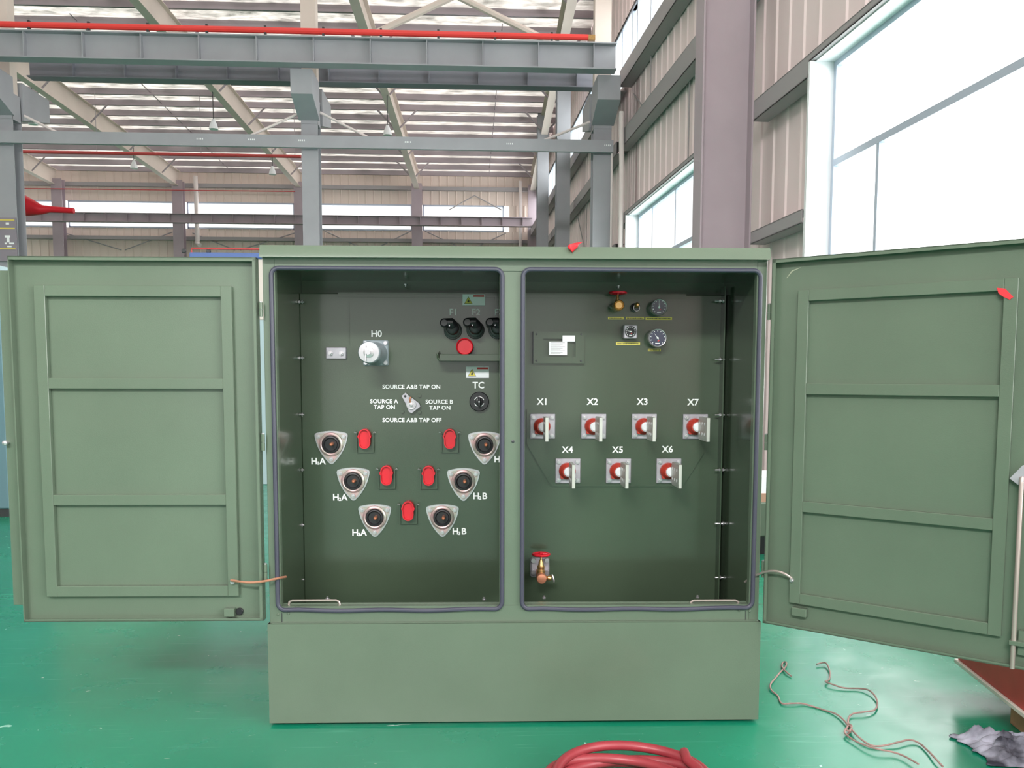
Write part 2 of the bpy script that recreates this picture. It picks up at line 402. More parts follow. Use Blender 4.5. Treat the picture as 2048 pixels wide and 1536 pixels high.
# roof: foil-backed sheets on purlins, falling towards the far wall
SL = 0.0312
ZR = zf(343)                                       # underside of the sheets at the far wall
def zroof(Y): return ZR + SL*(FAR-Y)
Y0R = -13.5; P = 0.97
mb = MB(); xr0 = -28.3
def xedge(Y):
    return 4.02-.0426*Y if Y < 17.2 else 3.72-.0261*Y
xr1 = 4.35
ny = int((FAR+.3-Y0R)/0.25); nx = 44
k0 = 0
for i in range(ny+1):
    Y = Y0R+(FAR+.3-Y0R)*i/ny
    for j in range(nx+1):
        X = xr0+(xedge(Y)-xr0)*j/nx
        ph = ((FAR-Y) % P)/P
        sag = 0.05*math.sin(math.pi*ph)+0.015*noise.noise(Vector((X*1.3, Y*2.1, 0)))
        mb.v.append((X, Y, zroof(Y)-sag+0.02))
for i in range(ny):
    for j in range(nx):
        a = i*(nx+1)+j; mb.f.append((a, a+1, a+nx+2, a+nx+1))
ce = mb.build('ceiling', M['foil'], kind='structure', sharp=3)
PH = 0.2
k = 0; Y = FAR-0.05
while Y > Y0R:
    z = zroof(Y)
    xr1 = xedge(Y)
    MB().box(xr0, xr1, Y, Y+.012, z-PH, z).box(xr0, xr1, Y-.07, Y, z-PH, z-PH+.012).box(xr0, xr1, Y-.012, Y-.0, z-PH, z-PH+.03).build('roof_purlin', M['purlin'], parent=ce)
    Y -= P; k += 1
# sag rods between the purlins
for px in (320, 990):
    X = atY(px, 250, 28).x
    MB().tube([(X, yy, zroof(yy)-0.1) for yy in (22, 29, FAR-.2)], 0.014, 6).build('sag_rod', M['purlin'], parent=ce)

# rafters
YR = 0.0275
rd = Vector((-math.sin(YR-YX), math.cos(YR-YX), -SL))
def rafter(name, px, py, label, near=-12.0):
    far = atY(px, py, FAR-.15)
    zt_ = lambda Y: zroof(Y)-PH-.01
    hgt = 0.62; n_ = (far.y-near)/rd.y
    a = far; b = far-rd*n_
    o = thing('roof_rafter', label, 'rafter', (a.x, a.y, 0), 0, 'roof rafters')
    def seg(w0, w1, t0, t1):
        vs = []
        for p in (a, b):
            top = zt_(p.y)
            for (w, t) in ((w0, t0), (w1, t0), (w1, t1), (w0, t1)):
                vs.append((p.x-a.x+w, p.y-a.y, top-t))
        return MB().add(vs, [(0, 1, 2, 3), (7, 6, 5, 4), (0, 4, 5, 1), (1, 5, 6, 2), (2, 6, 7, 3), (3, 7, 4, 0)])
    seg(-.008, .008, .015, hgt-.015).build('web', M['rafter'], parent=o)
    seg(-.11, .11, 0, .015).build('top_flange', M['rafter'], parent=o)
    seg(-.11, .11, hgt-.015, hgt).build('bottom_flange', M['rafter'], parent=o)
    t = 2.0
    while t < n_:
        p = a-rd*t; top = zt_(p.y)
        for s_ in (-1, 1):
            MB().tube([(p.x-a.x+s_*.10, p.y-a.y, top-hgt+.06), (p.x-a.x+s_*.62, p.y-a.y, top-.02)], .03, 6).build('fly_brace', M['purlin'], parent=o)
        t += 3*P
    return o
rafter('r', 112, 374, 'roof rafter ending at the column behind the red tapered arm')
rafter('r', 357, 376, 'longest sloping roof rafter crossing the left part of the photo')
rafter('r', 600, 378, 'roof rafter whose far end meets the wall just left of the middle column')
rafter('r', 835, 380, 'roof rafter with a white lamp beside it, right of the middle column')
rafter('r', 1065, 377, 'roof rafter running close along the gable wall')

# I and H sections
def hcol(name, x, y, w, d, z0, z1, m_, label, group, tf=.02, tw=.014, mw=None, flx=False):
    o = thing(name, label, 'column', (x, y, 0), 0, group)
    if mw is not None: o.matrix_world = mw @ Matrix.Translation((x, y, 0))
    if flx:   # flanges face x, web faces the viewer
        MB().box(-w/2, -w/2+tf, -d/2, d/2, z0, z1).box(w/2-tf, w/2, -d/2, d/2, z0, z1).build('flange', m_, parent=o)
        MB().box(-w/2+tf, w/2-tf, -tw/2, tw/2, z0, z1).build('web', m_, parent=o)
    else:
        MB().box(-w/2, w/2, -d/2, -d/2+tf, z0, z1).box(-w/2, w/2, d/2-tf, d/2, z0, z1).build('flange', m_, parent=o)
        MB().box(-tw/2, tw/2, -d/2+tf, d/2-tf, z0, z1).build('web', m_, parent=o)
    MB().box(-w/2-.08, w/2+.08, -d/2-.06, d/2+.06, 0, .03).build('base_plate', m_, parent=o)
    return o
BZ0 = atY(620, 131, ROW-.9).z; BZ1 = atY(620, 77, ROW-.9).z            # crane girder levels
for i, (pl, pr, lab) in enumerate(((-34, 30, 'leftmost grey steel column carrying the crane girder, with a sign fixed low on it'),
                                   (604, 637, 'middle grey steel column carrying the crane girder, rising behind the cabinet roof'),
                                   (1186, 1222, 'grey steel column carrying the right end of the crane girder'))):
    a = atY(pl, 330, ROW).x; b = atY(pr, 330, ROW).x; x = (a+b)/2; w = b-a
    o = hcol('crane_column', x, ROW+.15, w, .34, .03, BZ0-.35, M['steel'], lab, 'crane row columns')
    MB().prism([(-w/2, BZ0-.3), (w/2, BZ0-.3), (w/2, BZ0-.8), (-w/2, BZ0-.8)], -.18, .18).build('bracket_core', M['steel'], parent=o)
    br = MB()
    for s_ in (-1, 1):
        yo = .93 if s_ < 0 else 1.25
        vs = [(-w/2-.04, .17*s_, BZ0-.74), (w/2+.04, .17*s_, BZ0-.74), (w/2+.04, yo*s_, BZ0-.47), (-w/2-.04, yo*s_, BZ0-.47),
              (-w/2-.04, .17*s_, BZ0-.02), (w/2+.04, .17*s_, BZ0-.02), (w/2+.04, yo*s_, BZ0-.02), (-w/2-.04, yo*s_, BZ0-.02)]
        br.add(vs, [(0, 1, 2, 3), (4, 7, 6, 5), (0, 4, 5, 1), (1, 5, 6, 2), (2, 6, 7, 3), (3, 7, 4, 0)])
    br.build('crane_bracket', M['steel'], parent=o)
    MB().box(-w*.45, w*.45, -.13, .13, BZ0-.35, zroof(ROW)-PH-.65).build('upper_shaft', M['rafter'], parent=o)
xl = -12.5
def girder(name, Y, z0, z1, x0, x1, pitch, label, m_=M['steel'], ph=0.0, group='crane girders', rise=0.0):
    o = thing(name, label, 'girder', ((x0+x1)/2, Y, z0), 0, group); h = z1-z0; L = (x1-x0)/2
    MB().box(-L, L, -.008, .008, .02, h-.02).build('web', m_, parent=o)
    MB().box(-L, L, -.14, .14, h-.022, h).build('top_flange', m_, parent=o)
    MB().box(-L, L, -.14, .14, 0, .022).build('bottom_flange', m_, parent=o)
    x = x0+ph
    while x < x1:
        MB().box(x-(x0+x1)/2-.008, x-(x0+x1)/2+.008, -.12, .12, .022, h-.022).build('stiffener', m_, parent=o); x += pitch
    return o
g1 = girder('crane_girder', ROW-.9, BZ0, BZ1, xl, atY(1231, 110, ROW-.9).x, 1.035, 'grey crane girder with stiffeners under the red conductor bar', ph=.35)
Y2 = ROW+1.15
girder('crane_girder', Y2, atY(620, 168, Y2).z, atY(620, 120, Y2).z, atY(60, 150, Y2).x, atY(1186, 150, Y2).x, 1.035, 'darker crane girder just behind and below the front one', M['steel_dk'], ph=.9)
girder('crane_girder', FAR-1.2, atY(800, 451, FAR-1.2).z, atY(800, 433, FAR-1.2).z, -26, atY(1064, 440, FAR-1.2).x, .82, 'distant crane girder crossing the strip windows of the far wall', M['steel_mauve'], ph=.3)
# conductor bar
x1 = atY(1176, 86, ROW-1.0).x
bb = thing('conductor_bar', 'long red conductor bar lying along the top of the front crane girder', 'conductor bar', (0, ROW-1.0, BZ1+.09))
MB().cyl((xl, 0, 0), (x1, 0, 0), .055, 10).build('bar', M['busbar'], parent=bb)
x = xl+.4
cl = MB().box(-.02, .02, -.03, .03, -.085, .075)
c0 = None
while x < x1:
    if c0 is None: c0 = cl.build('clamp', M['dark_metal'], parent=bb, loc=(x, 0, 0))
    else: copy_tree(c0, bb, (x, 0, 0))
    x += 1.05
MB().box(x1, x1+.13, -.04, .04, -.05, .04).build('end_fitting', M['brass'], parent=bb)
# tie beam with bracing rods
ty = ROW-.15
tz = atY(620, 284, ty).z
tb = thing('tie_beam', 'slim grey tie beam running between the crane columns below the girders', 'beam', (0, ty, tz))
MB().box(xl, atY(1226, 290, ty).x, -.05, .03, -.115, .115).build('beam', M['steel'], parent=tb)
for px in (498, 395, 598, 810, 1013, 1208):
    X = atY(px, 288, ty).x
    mbx = MB()
    for q in range(4): mbx.box(X+q*.035, X+q*.035+.018, -.053, -.05, .0, .03)
    mbx.build('white_marking', M['paint_white'], parent=tb)
def strut(name, p0, p1, r, m_, label, cat='brace', group=None, seg=8):
    p0, p1 = Vector(p0), Vector(p1); mbx = MB().cyl((0, 0, 0), p1-p0, r, seg)
    o = mbx.build(name, m_, loc=p0); return tag(o, label, cat, group)
for (a, b, c, d, lab) in ((640, 225, 752, 283, 'thin pale knee brace right of the middle column'), (602, 225, 480, 281, 'thin pale knee brace left of the middle column'),
                          (49, 232, 137, 276, 'thin pale knee brace right of the leftmost column'), (1180, 244, 1072, 287, 'thin pale knee brace left of the crane column by the gable wall')):
    strut('knee_brace', atY(a, b, ROW-.02), atY(c, d, ty+.02), .025, M['pvc'], lab, group='knee braces')
# inverted V bracing above the girder
ya = ROW+.4
strut('bracing_tube', atY(743, 70, ya), atY(905, -6, ya), .07, M['rafter'], 'brown-grey bracing tube rising from the girder to the top edge, left of the pair', group='V bracing')
strut('bracing_tube', atY(918, -6, ya), atY(1108, 88, ya), .07, M['rafter'], 'brown-grey bracing tube falling to the girder, right of the pair', group='V bracing')

# gable wall columns
hcol('wall_column', 3.46, 10.1, .62, .30, .03, 10.9, M['steel_mauve'], 'big mauve-grey steel column beside the near window', 'gable wall columns', mw=RA, flx=True)
for (px, y_, lab) in ((1123, 23.3, 'grey wall column catching window light, second behind the crane column'), (1083, 28.4, 'narrow grey wall column furthest along the gable wall, by the corner')):
    p = WB-.18
    o = hcol('wall_column', (px-893)/F*y_, y_, .36, .36, .03, 9.9, M['steel'], lab, 'gable wall columns', mw=RB)
for px, lab in ((118, 'far wall column seen through the red tapered arm'), (358, 'far wall column left of the white rainwater pipe'), (600, 'far wall column half hidden by the middle crane column'), (834, 'far wall column between the middle crane column and the corner'), (1066, 'far wall column in the corner with the gable wall')):
    x = atY(px, 430, FAR-.3).x
    hcol('far_wall_column', x, FAR-.3, .42, .3, .03, zf(372), M['steel_mauve'], lab, 'far wall columns')
# pipes
def pipe(px0, py0, px1, py1, Y, r, m_, label, bend=None):
    a, b = atY(px0, py0, Y), atY(px1, py1, Y); pts = [a, b] if bend is None else [a, b, b+Vector(bend)]
    o = MB().tube([p-a for p in pts], r, 10).build('rainwater_pipe' if m_ is M['pvc'] else 'pipe', m_, loc=a); return tag(o, label, 'pipe')
pipe(391, 352, 395, 486, FAR-.12, .09, M['pvc'], 'white rainwater pipe on the far wall, bent at its foot', (.12, -.1, -.1))
pipe(1041, 362, 1041, 700, FAR-.12, .07, M['pvc'], 'thin pale pipe on the far wall near the corner')
p = Vector((WA-.08, 16.75, 0)); q = RA @ p
o = MB().tube([(0, 0, 6.5), (0.02, -.02, 5.2), (0, 0, 0.1)], .05, 10).build('rainwater_pipe', M['pvc'], loc=q); tag(o, 'pale pipe standing against the gable wall beside the window end', 'pipe')
p = atY(1221, 300, ROW-.1)
o = MB().tube([(-.12, 0, p.z), (0, 0, p.z), (0, 0, 0.1)], .022, 8).build('conduit', M['pvc'], loc=(p.x+.03, ROW-.1, 0)); tag(o, 'thin white conduit running down the right crane column', 'conduit')
sa, sb = atY(-30, 302, 27), atY(602, 313, 27)
sp = thing('sprinkler_pipe', 'thin red pipe crossing below the roof between left and middle columns', 'pipe', sa)
MB().cyl((0, 0, 0), sb-sa, .05, 8).build('pipe_run', M['redpipe'], parent=sp)
for t_ in (.02, .35, .68, .98):
    q_ = (sb-sa)*t_; MB().cyl(q_, (q_.x, q_.y, zroof(27)-sa.z-PH+.05), .008, 6).build('hanger_rod', M['purlin'], parent=sp)
strut('cable', atY(40, 377, FAR-.5), atY(590, 383, FAR-.5), .02, M['redpipe'], 'thin red cable line along the top of the far wall', 'cable')
# lamps under the roof
first = None
for (px, py, Y, lab) in ((427, 250, 25, 'white high-bay lamp hanging left of the third rafter'), (66, 240, 25, 'white high-bay lamp hanging near the leftmost column'),
                    (545, 342, 31, 'small white lamp near the lower end of the third rafter'), (268, 330, 31, 'small white lamp low beside the second rafter'),
                    (775, 262, 25, 'white high-bay lamp hanging close to the fourth rafter')):
    p = atY(px, py, Y); top = zroof(Y)-PH
    t = thing('high_bay_lamp', lab, 'lamp', p, 0, 'high-bay lamps')
    n = len(t.children)
    me = MB(); me.tube([(0, 0, -.12), (0, 0, -.02), (0, 0, .1), (0, 0, .16)], [.13, .11, .06, .04], 14)
    me.build('lamp_shade', M['white'], parent=t)
    MB().cyl((0, 0, .16), (0, 0, top-p.z), .012, 6).build('cord', M['dark_metal'], parent=t)
# sign on the left column
p = atY(0, 430, ROW-.25); pr_ = atY(21, 430, ROW-.25)
sx1 = pr_.x; sz1 = atY(10, 432, ROW-.25).z; sz0 = atY(10, 520, ROW-.25).z
sg = thing('sign_board', 'grey sign board with yellow rules and white writing on the leftmost column', 'sign', (sx1-.45, ROW-.06, sz0))
MB().box(-.45, .45, -.02, .01, 0, sz1-sz0).build('board', M['sign'], parent=sg)
hh = sz1-sz0
mbx = MB()
for py in (437, 454, 495): mbx.box(-.45, .43, -.026, -.02, atY(10, py, ROW-.25).z-sz0-.012, atY(10, py, ROW-.25).z-sz0+.012)
mbx.build('yellow_rule', M['yellow'], parent=sg)
mbx = MB()
for (px, py, w, h_) in ((2, 444, 6, 4), (0, 470, 10, 4), (4, 477, 5, 9), (9, 484, 9, 3), (0, 484, 4, 3), (5, 490, 8, 3)):
    q = atY(px, py, ROW-.25); s_ = .0101
    mbx.box(q.x-(sx1-.45), q.x-(sx1-.45)+w*s_, -.026, -.02, q.z-sz0-h_*s_/2, q.z-sz0+h_*s_/2)
mbx.build('white_writing', M['paint_white'], parent=sg)
# red tapered arm behind the left column
Yh = ROW+1.4
a = atY(40, 410, Yh)
prof = [(36, 384, 433), (62, 398, 432), (84, 410, 429), (100, 412, 425), (148, 416, 427)]
pts, rs = [], []
for (px, t_, b_) in prof:
    A, B = atY(px, t_, Yh), atY(px, b_, Yh); pts.append((A+B)/2-a); rs.append((A.z-B.z)/2)
o = MB().tube(pts, rs, 18).build('hoist_arm', M['red_plastic'], loc=a); tag(o, 'bright red tapered hoist arm sticking out from behind the leftmost column', 'hoist arm')

# shop-floor things far behind
Yb = 10.7
a = atY(386, 600, Yb).x; b = atY(560, 600, Yb).x
zt1 = atY(450, 506, Yb).z; zt2 = atY(450, 517, Yb).z; zt3 = atY(522, 640, Yb).z
mk = thing('machine_enclosure', 'blue-topped cream machine enclosure with a red guard rail behind the left door', 'machine', ((a+b)/2, Yb+.6, 0))
L = (b-a)/2
MB().box(-L, L, -.6, .6, zt3, zt2, .01).build('body', M['cream'], parent=mk)
MB().box(-L, L, -.6, .6, 0, zt3, .01).build('lower_panel', M['paleblue'], parent=mk)
MB().box(-L-.02, L+.02, -.64, .64, zt2, zt1, .01).build('top_cap', M['blue'], parent=mk)
r_ = MB(); zr = zt1+.05
r_.tube([(-L, -.6, zt1), (-L, -.6, zr), (L, -.6, zr), (L, -.6, zt1)], .012, 8); r_.build('guard_rail', M['redpipe'], parent=mk)
for s_ in (-.78, -.2):
    MB().lathe([(.025, 0), (.03, .02), (.02, .03)], (L*s_-.3, -.3, zt1+.06)).build('lifting_lug', M['dark_metal'], parent=mk)
Yb = 8.3
b = atY(9, 800, Yb).x; zt1 = atY(5, 531, Yb).z
mk = thing('control_cabinet', 'blue-grey control cabinet at the left edge, behind the left door', 'cabinet', (b-.6, Yb+.4, 0))
MB().box(-.6, .6, -.4, .4, .08, zt1-.06, .01).build('body', M['bluegrey'], parent=mk)
MB().box(-.62, .62, -.43, .43, zt1-.06, zt1, .01).build('top_cap', M['paleblue'], parent=mk)
MB().box(-.58, .58, -.38, .38, 0, .08).build('plinth', M['dark_metal'], parent=mk)
Yb = 6.3
p = atY(1534, 1005, Yb)
mk = thing('steel_base_frame', 'green steel base frame on dark feet, seen through the right hinge gap', 'frame', (p.x+.05, Yb+.3, 0))
MB().box(-.5, .5, -.3, .3, .14, p.z, .01).build('tank', M['green'], parent=mk)
MB().box(-.45, -.2, -.28, .28, 0, .14).box(-.1, .45, -.28, .28, 0, .14).build('foot', M['black'], parent=mk)
z2 = atY(1534, 955, Yb).z
bx = thing('cardboard_box', 'open cardboard box with white lining on the green base frame', 'box', (p.x+.05, Yb+.3, p.z))
MB().box(-.3, .3, -.28, .2, 0, (z2-p.z)*.35).build('carton', M['card'], parent=bx)
MB().box(-.3, .3, -.27, .19, (z2-p.z)*.35, z2-p.z).build('lining', M['white'], parent=bx)

# ------------------------------------------------------------------ the pad-mounted transformer
g0 = atZ(1027, 1448.5); RZ = -(YX-0.0257)
T = thing('transformer_cabinet', 'large olive-green transformer cabinet with both front doors open', 'transformer', g0, RZ)
TM = Matrix.Translation(g0) @ Matrix.Rotation(RZ, 4, 'Z'); TI = TM.inverted()
TN = (TM.to_3x3() @ Vector((0, 1, 0)))
def C(px, py, d=0.0):
    q = TI @ hit(px, py, TM @ Vector((0, d, 0)), TN); return q.x, q.z
FR = 0.02                      # front plane of the body
BK = 0.45                      # depth of the tank panel behind the base front
cx = lambda px, py=880, d=FR: C(px, py, d)[0]
cz = lambda py, px=1027, d=FR: C(px, py, d)[1]
bl, br_ = cx(532), cx(1526)
zl, zu = cz(1247), cz(514)     # ledge, top of body under the lid
bx0, bx1 = C(537, 1350, 0)[0], C(1519, 1350, 0)[0]
zb_ = cz(1246, 1027, 0)
DEEP = 1.25
G, GI = M['green'], M['green_in']
sk = MB()
sk.box(bx0, bx1, 0, .006, 0.012, zb_).box(bx0, bx0+.006, .006, DEEP, 0.012, zb_).box(bx1-.006, bx1, .006, DEEP, 0.012, zb_).box(bx0+.006, bx1-.006, DEEP-.006, DEEP, .012, zb_)
sk.box(bx0+.001, bx1-.001, .001, FR+.03, zb_-.004, zb_)
sk.build('base_skirt', G, T)
for a_, b_ in ((.04, .12), (DEEP-.12, DEEP-.04)): MB().box(bx0+.02, bx1-.02, a_, b_, 0, .012).build('skid', M['dark_metal'], T)
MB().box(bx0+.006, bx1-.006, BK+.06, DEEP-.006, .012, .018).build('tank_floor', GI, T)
# openings
oL = (cx(556), cx(999)); oR = (cx(1050), cx(1506))
zt_, zo = cz(542), cz(1211)
f = MB(); d0, d1 = FR, FR+.035
f.box(bl, oL[0], d0, d1, zl-.02, zu, .002).box(oR[1], br_, d0, d1, zl-.02, zu, .002)
f.box(oL[0], oR[1], d0, d1, zt_, zu).box(oL[0], oR[1], d0, d1, zl-.02, zo)
f.box(oL[0], oR[1], d1, d1+.012, zo-.03, zo+.002)
f.build('front_frame', G, T)
MB().box(oL[1], oR[0], d0+.004, d1, zo, zt_).build('centre_post', G, T)
# sides, back, tank
s_ = MB()
s_.box(bl, bl+.006, d1, DEEP, zl-.02, zu).box(br_-.006, br_, d1, DEEP, zl-.02, zu).box(bl, br_, DEEP-.006, DEEP, zl-.02, zu)
s_.build('body_shell', G, T)
wl_x, wr_x = cx(604, 880, BK), cx(1446, 880, BK)
s_ = MB()
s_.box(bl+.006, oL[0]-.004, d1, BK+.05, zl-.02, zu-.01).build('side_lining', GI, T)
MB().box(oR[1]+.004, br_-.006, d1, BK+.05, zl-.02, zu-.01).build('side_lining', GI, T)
s_ = MB()
s_.box(oL[0]-.004, wl_x, BK-.002, BK+.05, zl-.02, zu-.01) if wl_x > oL[0] else None
s_.box(wl_x, wr_x, BK, BK+.05, .02, cz(588, 1000, BK), .003)
s_.box(oL[0]-.004, oR[1]+.004, BK+.045, BK+.05, cz(588, 1000, BK), zu-.01)
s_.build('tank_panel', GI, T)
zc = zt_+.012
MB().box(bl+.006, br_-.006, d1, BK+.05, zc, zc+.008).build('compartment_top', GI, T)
xc = (oL[1]+oR[0])/2
MB().box(xc-.004, xc+.004, d1, BK, zo-.05, zc).build('barrier_plate', GI, T)
s_ = MB()
za, zb2 = cz(588, 1000, BK), cz(597, 1000, BK)
s_.box(C(676, 590, BK)[0], xc-.01, BK-.006, BK, zb2+.003, za+.004).box(xc+.01, C(1372, 592, BK)[0], BK-.006, BK, zb2+.003, za+.004)
s_.build('flange_strip', GI, T)
# raised cover plate on the HV side
x0_, z0_ = C(698, 690, BK); z1_ = C(698, 603, BK)[1]
MB().box(x0_, x0_+.004, BK-.003, BK, z0_, z1_).build('weld_seam', GI, T)
# lid
lx0, lx1 = C(518, 502, -.02)[0], C(1542, 502, -.02)[0]
lz0, lz1 = cz(516.5, 1027, -.02), cz(492, 1027, -.02)
ld = MB(); bm = bmesh.new()
pro = [(-.022, lz0), (-.012, lz1-.005), (-.007, lz1), (DEEP+.03, lz1-.012), (DEEP+.03, lz0)]
vs = [bm.verts.new((x, y, z)) for x in (lx0, lx1) for y, z in pro]; n = len(pro)
bm.faces.new(vs[:n]); bm.faces.new(list(reversed(vs[n:])))
for i in range(n): bm.faces.new((vs[i], vs[n+i], vs[n+(i+1) % n], vs[(i+1) % n]))
ld.addbm(bm).build('lid', G, T)
MB().box(bl+.01, br_-.01, FR+.012, DEEP-.02, zu-.01, lz0+.002).build('lid_recess', M['dark_metal'], T)
# gaskets
def gasket(xa, xb, za_, zb_g):
    r = .028; pts = []
    for (cx_, cz_, a0) in ((xb-r, zb_g-r, 0), (xa+r, zb_g-r, 90), (xa+r, za_+r, 180), (xb-r, za_+r, 270)):
        for q in range(7):
            an = math.radians(a0+q*15); pts.append((cx_+r*math.cos(an), FR-.006, cz_+r*math.sin(an)))
    out = []
    for i in range(len(pts)):
        a, b = Vector(pts[i]), Vector(pts[(i+1) % len(pts)]); out.append(a)
        if (b-a).length > .1:
            n_ = int((b-a).length/.05)
            for q in range(1, n_):
                c = a+(b-a)*q/n_
                w = .0022*math.sin(q*.9+i)
                if abs(b.z-a.z) < .01 and a.z < zo+.1: c.z += w-.003*math.sin(math.pi*q/n_)
                out.append(c)
    MB().tube(out, .0085, 10, closed=True).build('door_gasket', M['gasket'], T)
gasket(oL[0]-.012, oL[1]+.010, zo-.012, zt_+.006); gasket(oR[0]-.010, oR[1]+.012, zo-.012, zt_+.006)
# frame rivets, joint lines
for (px, py) in ((556, 1229), (577, 1227), (1478, 1221), (1499, 1222)):
    x, z = C(px, py, FR); MB().lathe([(.005, 0), (.005, .002), (.003, .004)], (0, 0, 0), 12).build('rivet', G, T, loc=(x, FR, z))
x, z = C(564, 1232, FR); MB().box(x-.0012, x+.0012, FR-.0012, FR+.001, zl, zo-.025).build('joint_line', M['dark_metal'], T)
x, z = C(1491, 1232, FR); MB().box(x-.0012, x+.0012, FR-.0012, FR+.001, zl, zo-.025).build('joint_line', M['dark_metal'], T)
x, z = C(1026, 883, FR); MB().lathe([(.006, 0), (.006, .002), (.003, .003)]).build('latch_stud', M['dark_metal'], T, loc=(x, FR+.004, z))
MB().box(bl+.01, br_-.01, .004, FR+.002, zb_, zb_+.003).build('ledge_weld', G, T)

def P(mb, name, m_, par=T, loc=None, label=None): return mb.build(name, m_, par, loc, label=label)
# seam bolts along the inner side walls
def seam_bolt():
    e = empty('seam_bolt', T)
    MB().cyl((-.024, 0, 0), (.018, 0, 0), .0032, 8).build('shank', M['zinc'], e)
    MB().cyl((-.006, 0, 0), (.001, 0, 0), .008, 6).cyl((.008, 0, 0), (.011, 0, 0), .009, 10).build('nut', M['zinc'], e)
    return e
proto = None
for px, ys in ((600, (604, 716, 829, 940, 1050, 1159)), (1441, (602, 719, 830, 940, 1047, 1155))):
    for py in ys:
        x, z = C(px, py, BK-.03)
        if proto is None: proto = seam_bolt(); proto.location = (x, BK-.03, z)
        else: copy_tree(proto, T, (x, BK-.03, z))
for px, x_ in ((600, 0), (1441, 0)):
    x = C(px, 880, BK-.03)[0]
    MB().box(x-.0025, x+.0025, BK-.055, BK, zo-.1, C(px, 575, BK)[1]).build('corner_flange', GI, T)
# roof and floor studs
for (px, py, d) in ((811, 568, BK-.02), (1237, 571, BK-.02), (655, 1199, .25), (968, 1200, .25), (1088, 1197, .25), (1395, 1196, .25)):
    x, z = C(px, py, d); dz = -.012 if py < 700 else .012
    MB().cyl((0, 0, 0), (0, 0, dz), .0045, 10).cyl((0, 0, 0), (0, 0, dz*.4), .008, 6).build('stud', M['zinc'], T, loc=(x, d, z))
# door holding rods on the sill
for a, b in ((577, 680), (1380, 1478)):
    pa, pb = C(a, 1208, FR+.03), C(b, 1208, FR+.03); h_ = .014
    MB().tube([(pa[0], FR+.03, pa[1]-.006), (pa[0]+.004, FR+.03, pa[1]+h_*.6), (pa[0]+.014, FR+.03, pa[1]+h_), (pb[0]-.014, FR+.03, pa[1]+h_),
               (pb[0]-.004, FR+.03, pa[1]+h_*.6), (pb[0], FR+.03, pa[1]-.006)], .0045, 10).build('door_stay_rod', M['rod'], T)

# lettering
def letters(items, label, d=BK, bold=.0009, font_scale=1.0, name='lettering', m_=None):
    me = bpy.data.meshes.new(name); bmx = bmesh.new(); org = None
    for (txt, px, py, hpx, al) in items:
        x, z = C(px, py, d); x2, z2 = C(px, py+hpx, d)
        size = abs(z-z2)/0.73*font_scale
        cu = bpy.data.curves.new('t', 'FONT'); cu.body = txt; cu.size = size; cu.extrude = .0006; cu.offset = bold
        cu.align_x = al; cu.align_y = 'CENTER'; cu.space_character = 1.04; cu.resolution_u = 3; cu.space_line = .98
        ob = bpy.data.objects.new('t', cu); COL.objects.link(ob); bpy.context.view_layer.update()
        tm = bpy.data.meshes.new_from_object(ob.evaluated_get(bpy.context.evaluated_depsgraph_get()))
        if org is None: org = Vector((x, d-.0012, z))
        tm.transform(Matrix.Translation(Vector((x, d-.0012, z))-org) @ Matrix.Rotation(math.pi/2, 4, 'X'))
        bmx.from_mesh(tm); bpy.data.objects.remove(ob); bpy.data.curves.remove(cu); bpy.data.meshes.remove(tm)
    bmx.to_mesh(me); bmx.free(); me.materials.append(m_ or M['paint_white'])
    o = bpy.data.objects.new(name, me); COL.objects.link(o); o.parent = T; o.location = org
    if label: o['label'] = label
    return o
for t, px, py in (('H0', 753, 668), ('F1', 907, 625), ('F2', 952, 625), ('F3', 997.5, 625), ('TC', 957, 771), ('X1', 1085, 804), ('X2', 1185, 804),
                  ('X3', 1285, 804), ('X7', 1386, 805), ('X4', 1135, 900), ('X5', 1235.5, 900), ('X6', 1335, 899)):
    letters([(t, px, py, 13, 'CENTER')], 'white lettering '+t, d=BK-.0085 if t in ('X4', 'X5', 'X6') else BK)
letters([('SOURCE A&B TAP ON', 823, 774, 8.3, 'CENTER')], 'white lettering SOURCE A&B TAP ON', bold=.0006)
letters([('SOURCE A&B TAP OFF', 824, 840.5, 8.3, 'CENTER')], 'white lettering SOURCE A&B TAP OFF', bold=.0006)
letters([('SOURCE A', 768, 803, 8.3, 'CENTER'), ('TAP ON', 769, 814.5, 8.3, 'CENTER')], 'white lettering SOURCE A TAP ON', bold=.0006)
letters([('SOURCE B', 878.5, 804, 8.3, 'CENTER'), ('TAP ON', 880, 816, 8.3, 'CENTER')], 'white lettering SOURCE B TAP ON', bold=.0006)
for n_, s_x, px, py in (('1', 'A', 637, 923), ('2', 'A', 680.5, 995), ('3', 'A', 719, 1065.5), ('1', 'B', 1003, 919), ('2', 'B', 961, 992.5), ('3', 'B', 919.5, 1063)):
    letters([('H', px-8.6, py, 13, 'CENTER'), (n_, px-.6, py+3.6, 6.2, 'CENTER'), (s_x, px+8.2, py, 13, 'CENTER')], 'white lettering H%s%s' % (n_, s_x))

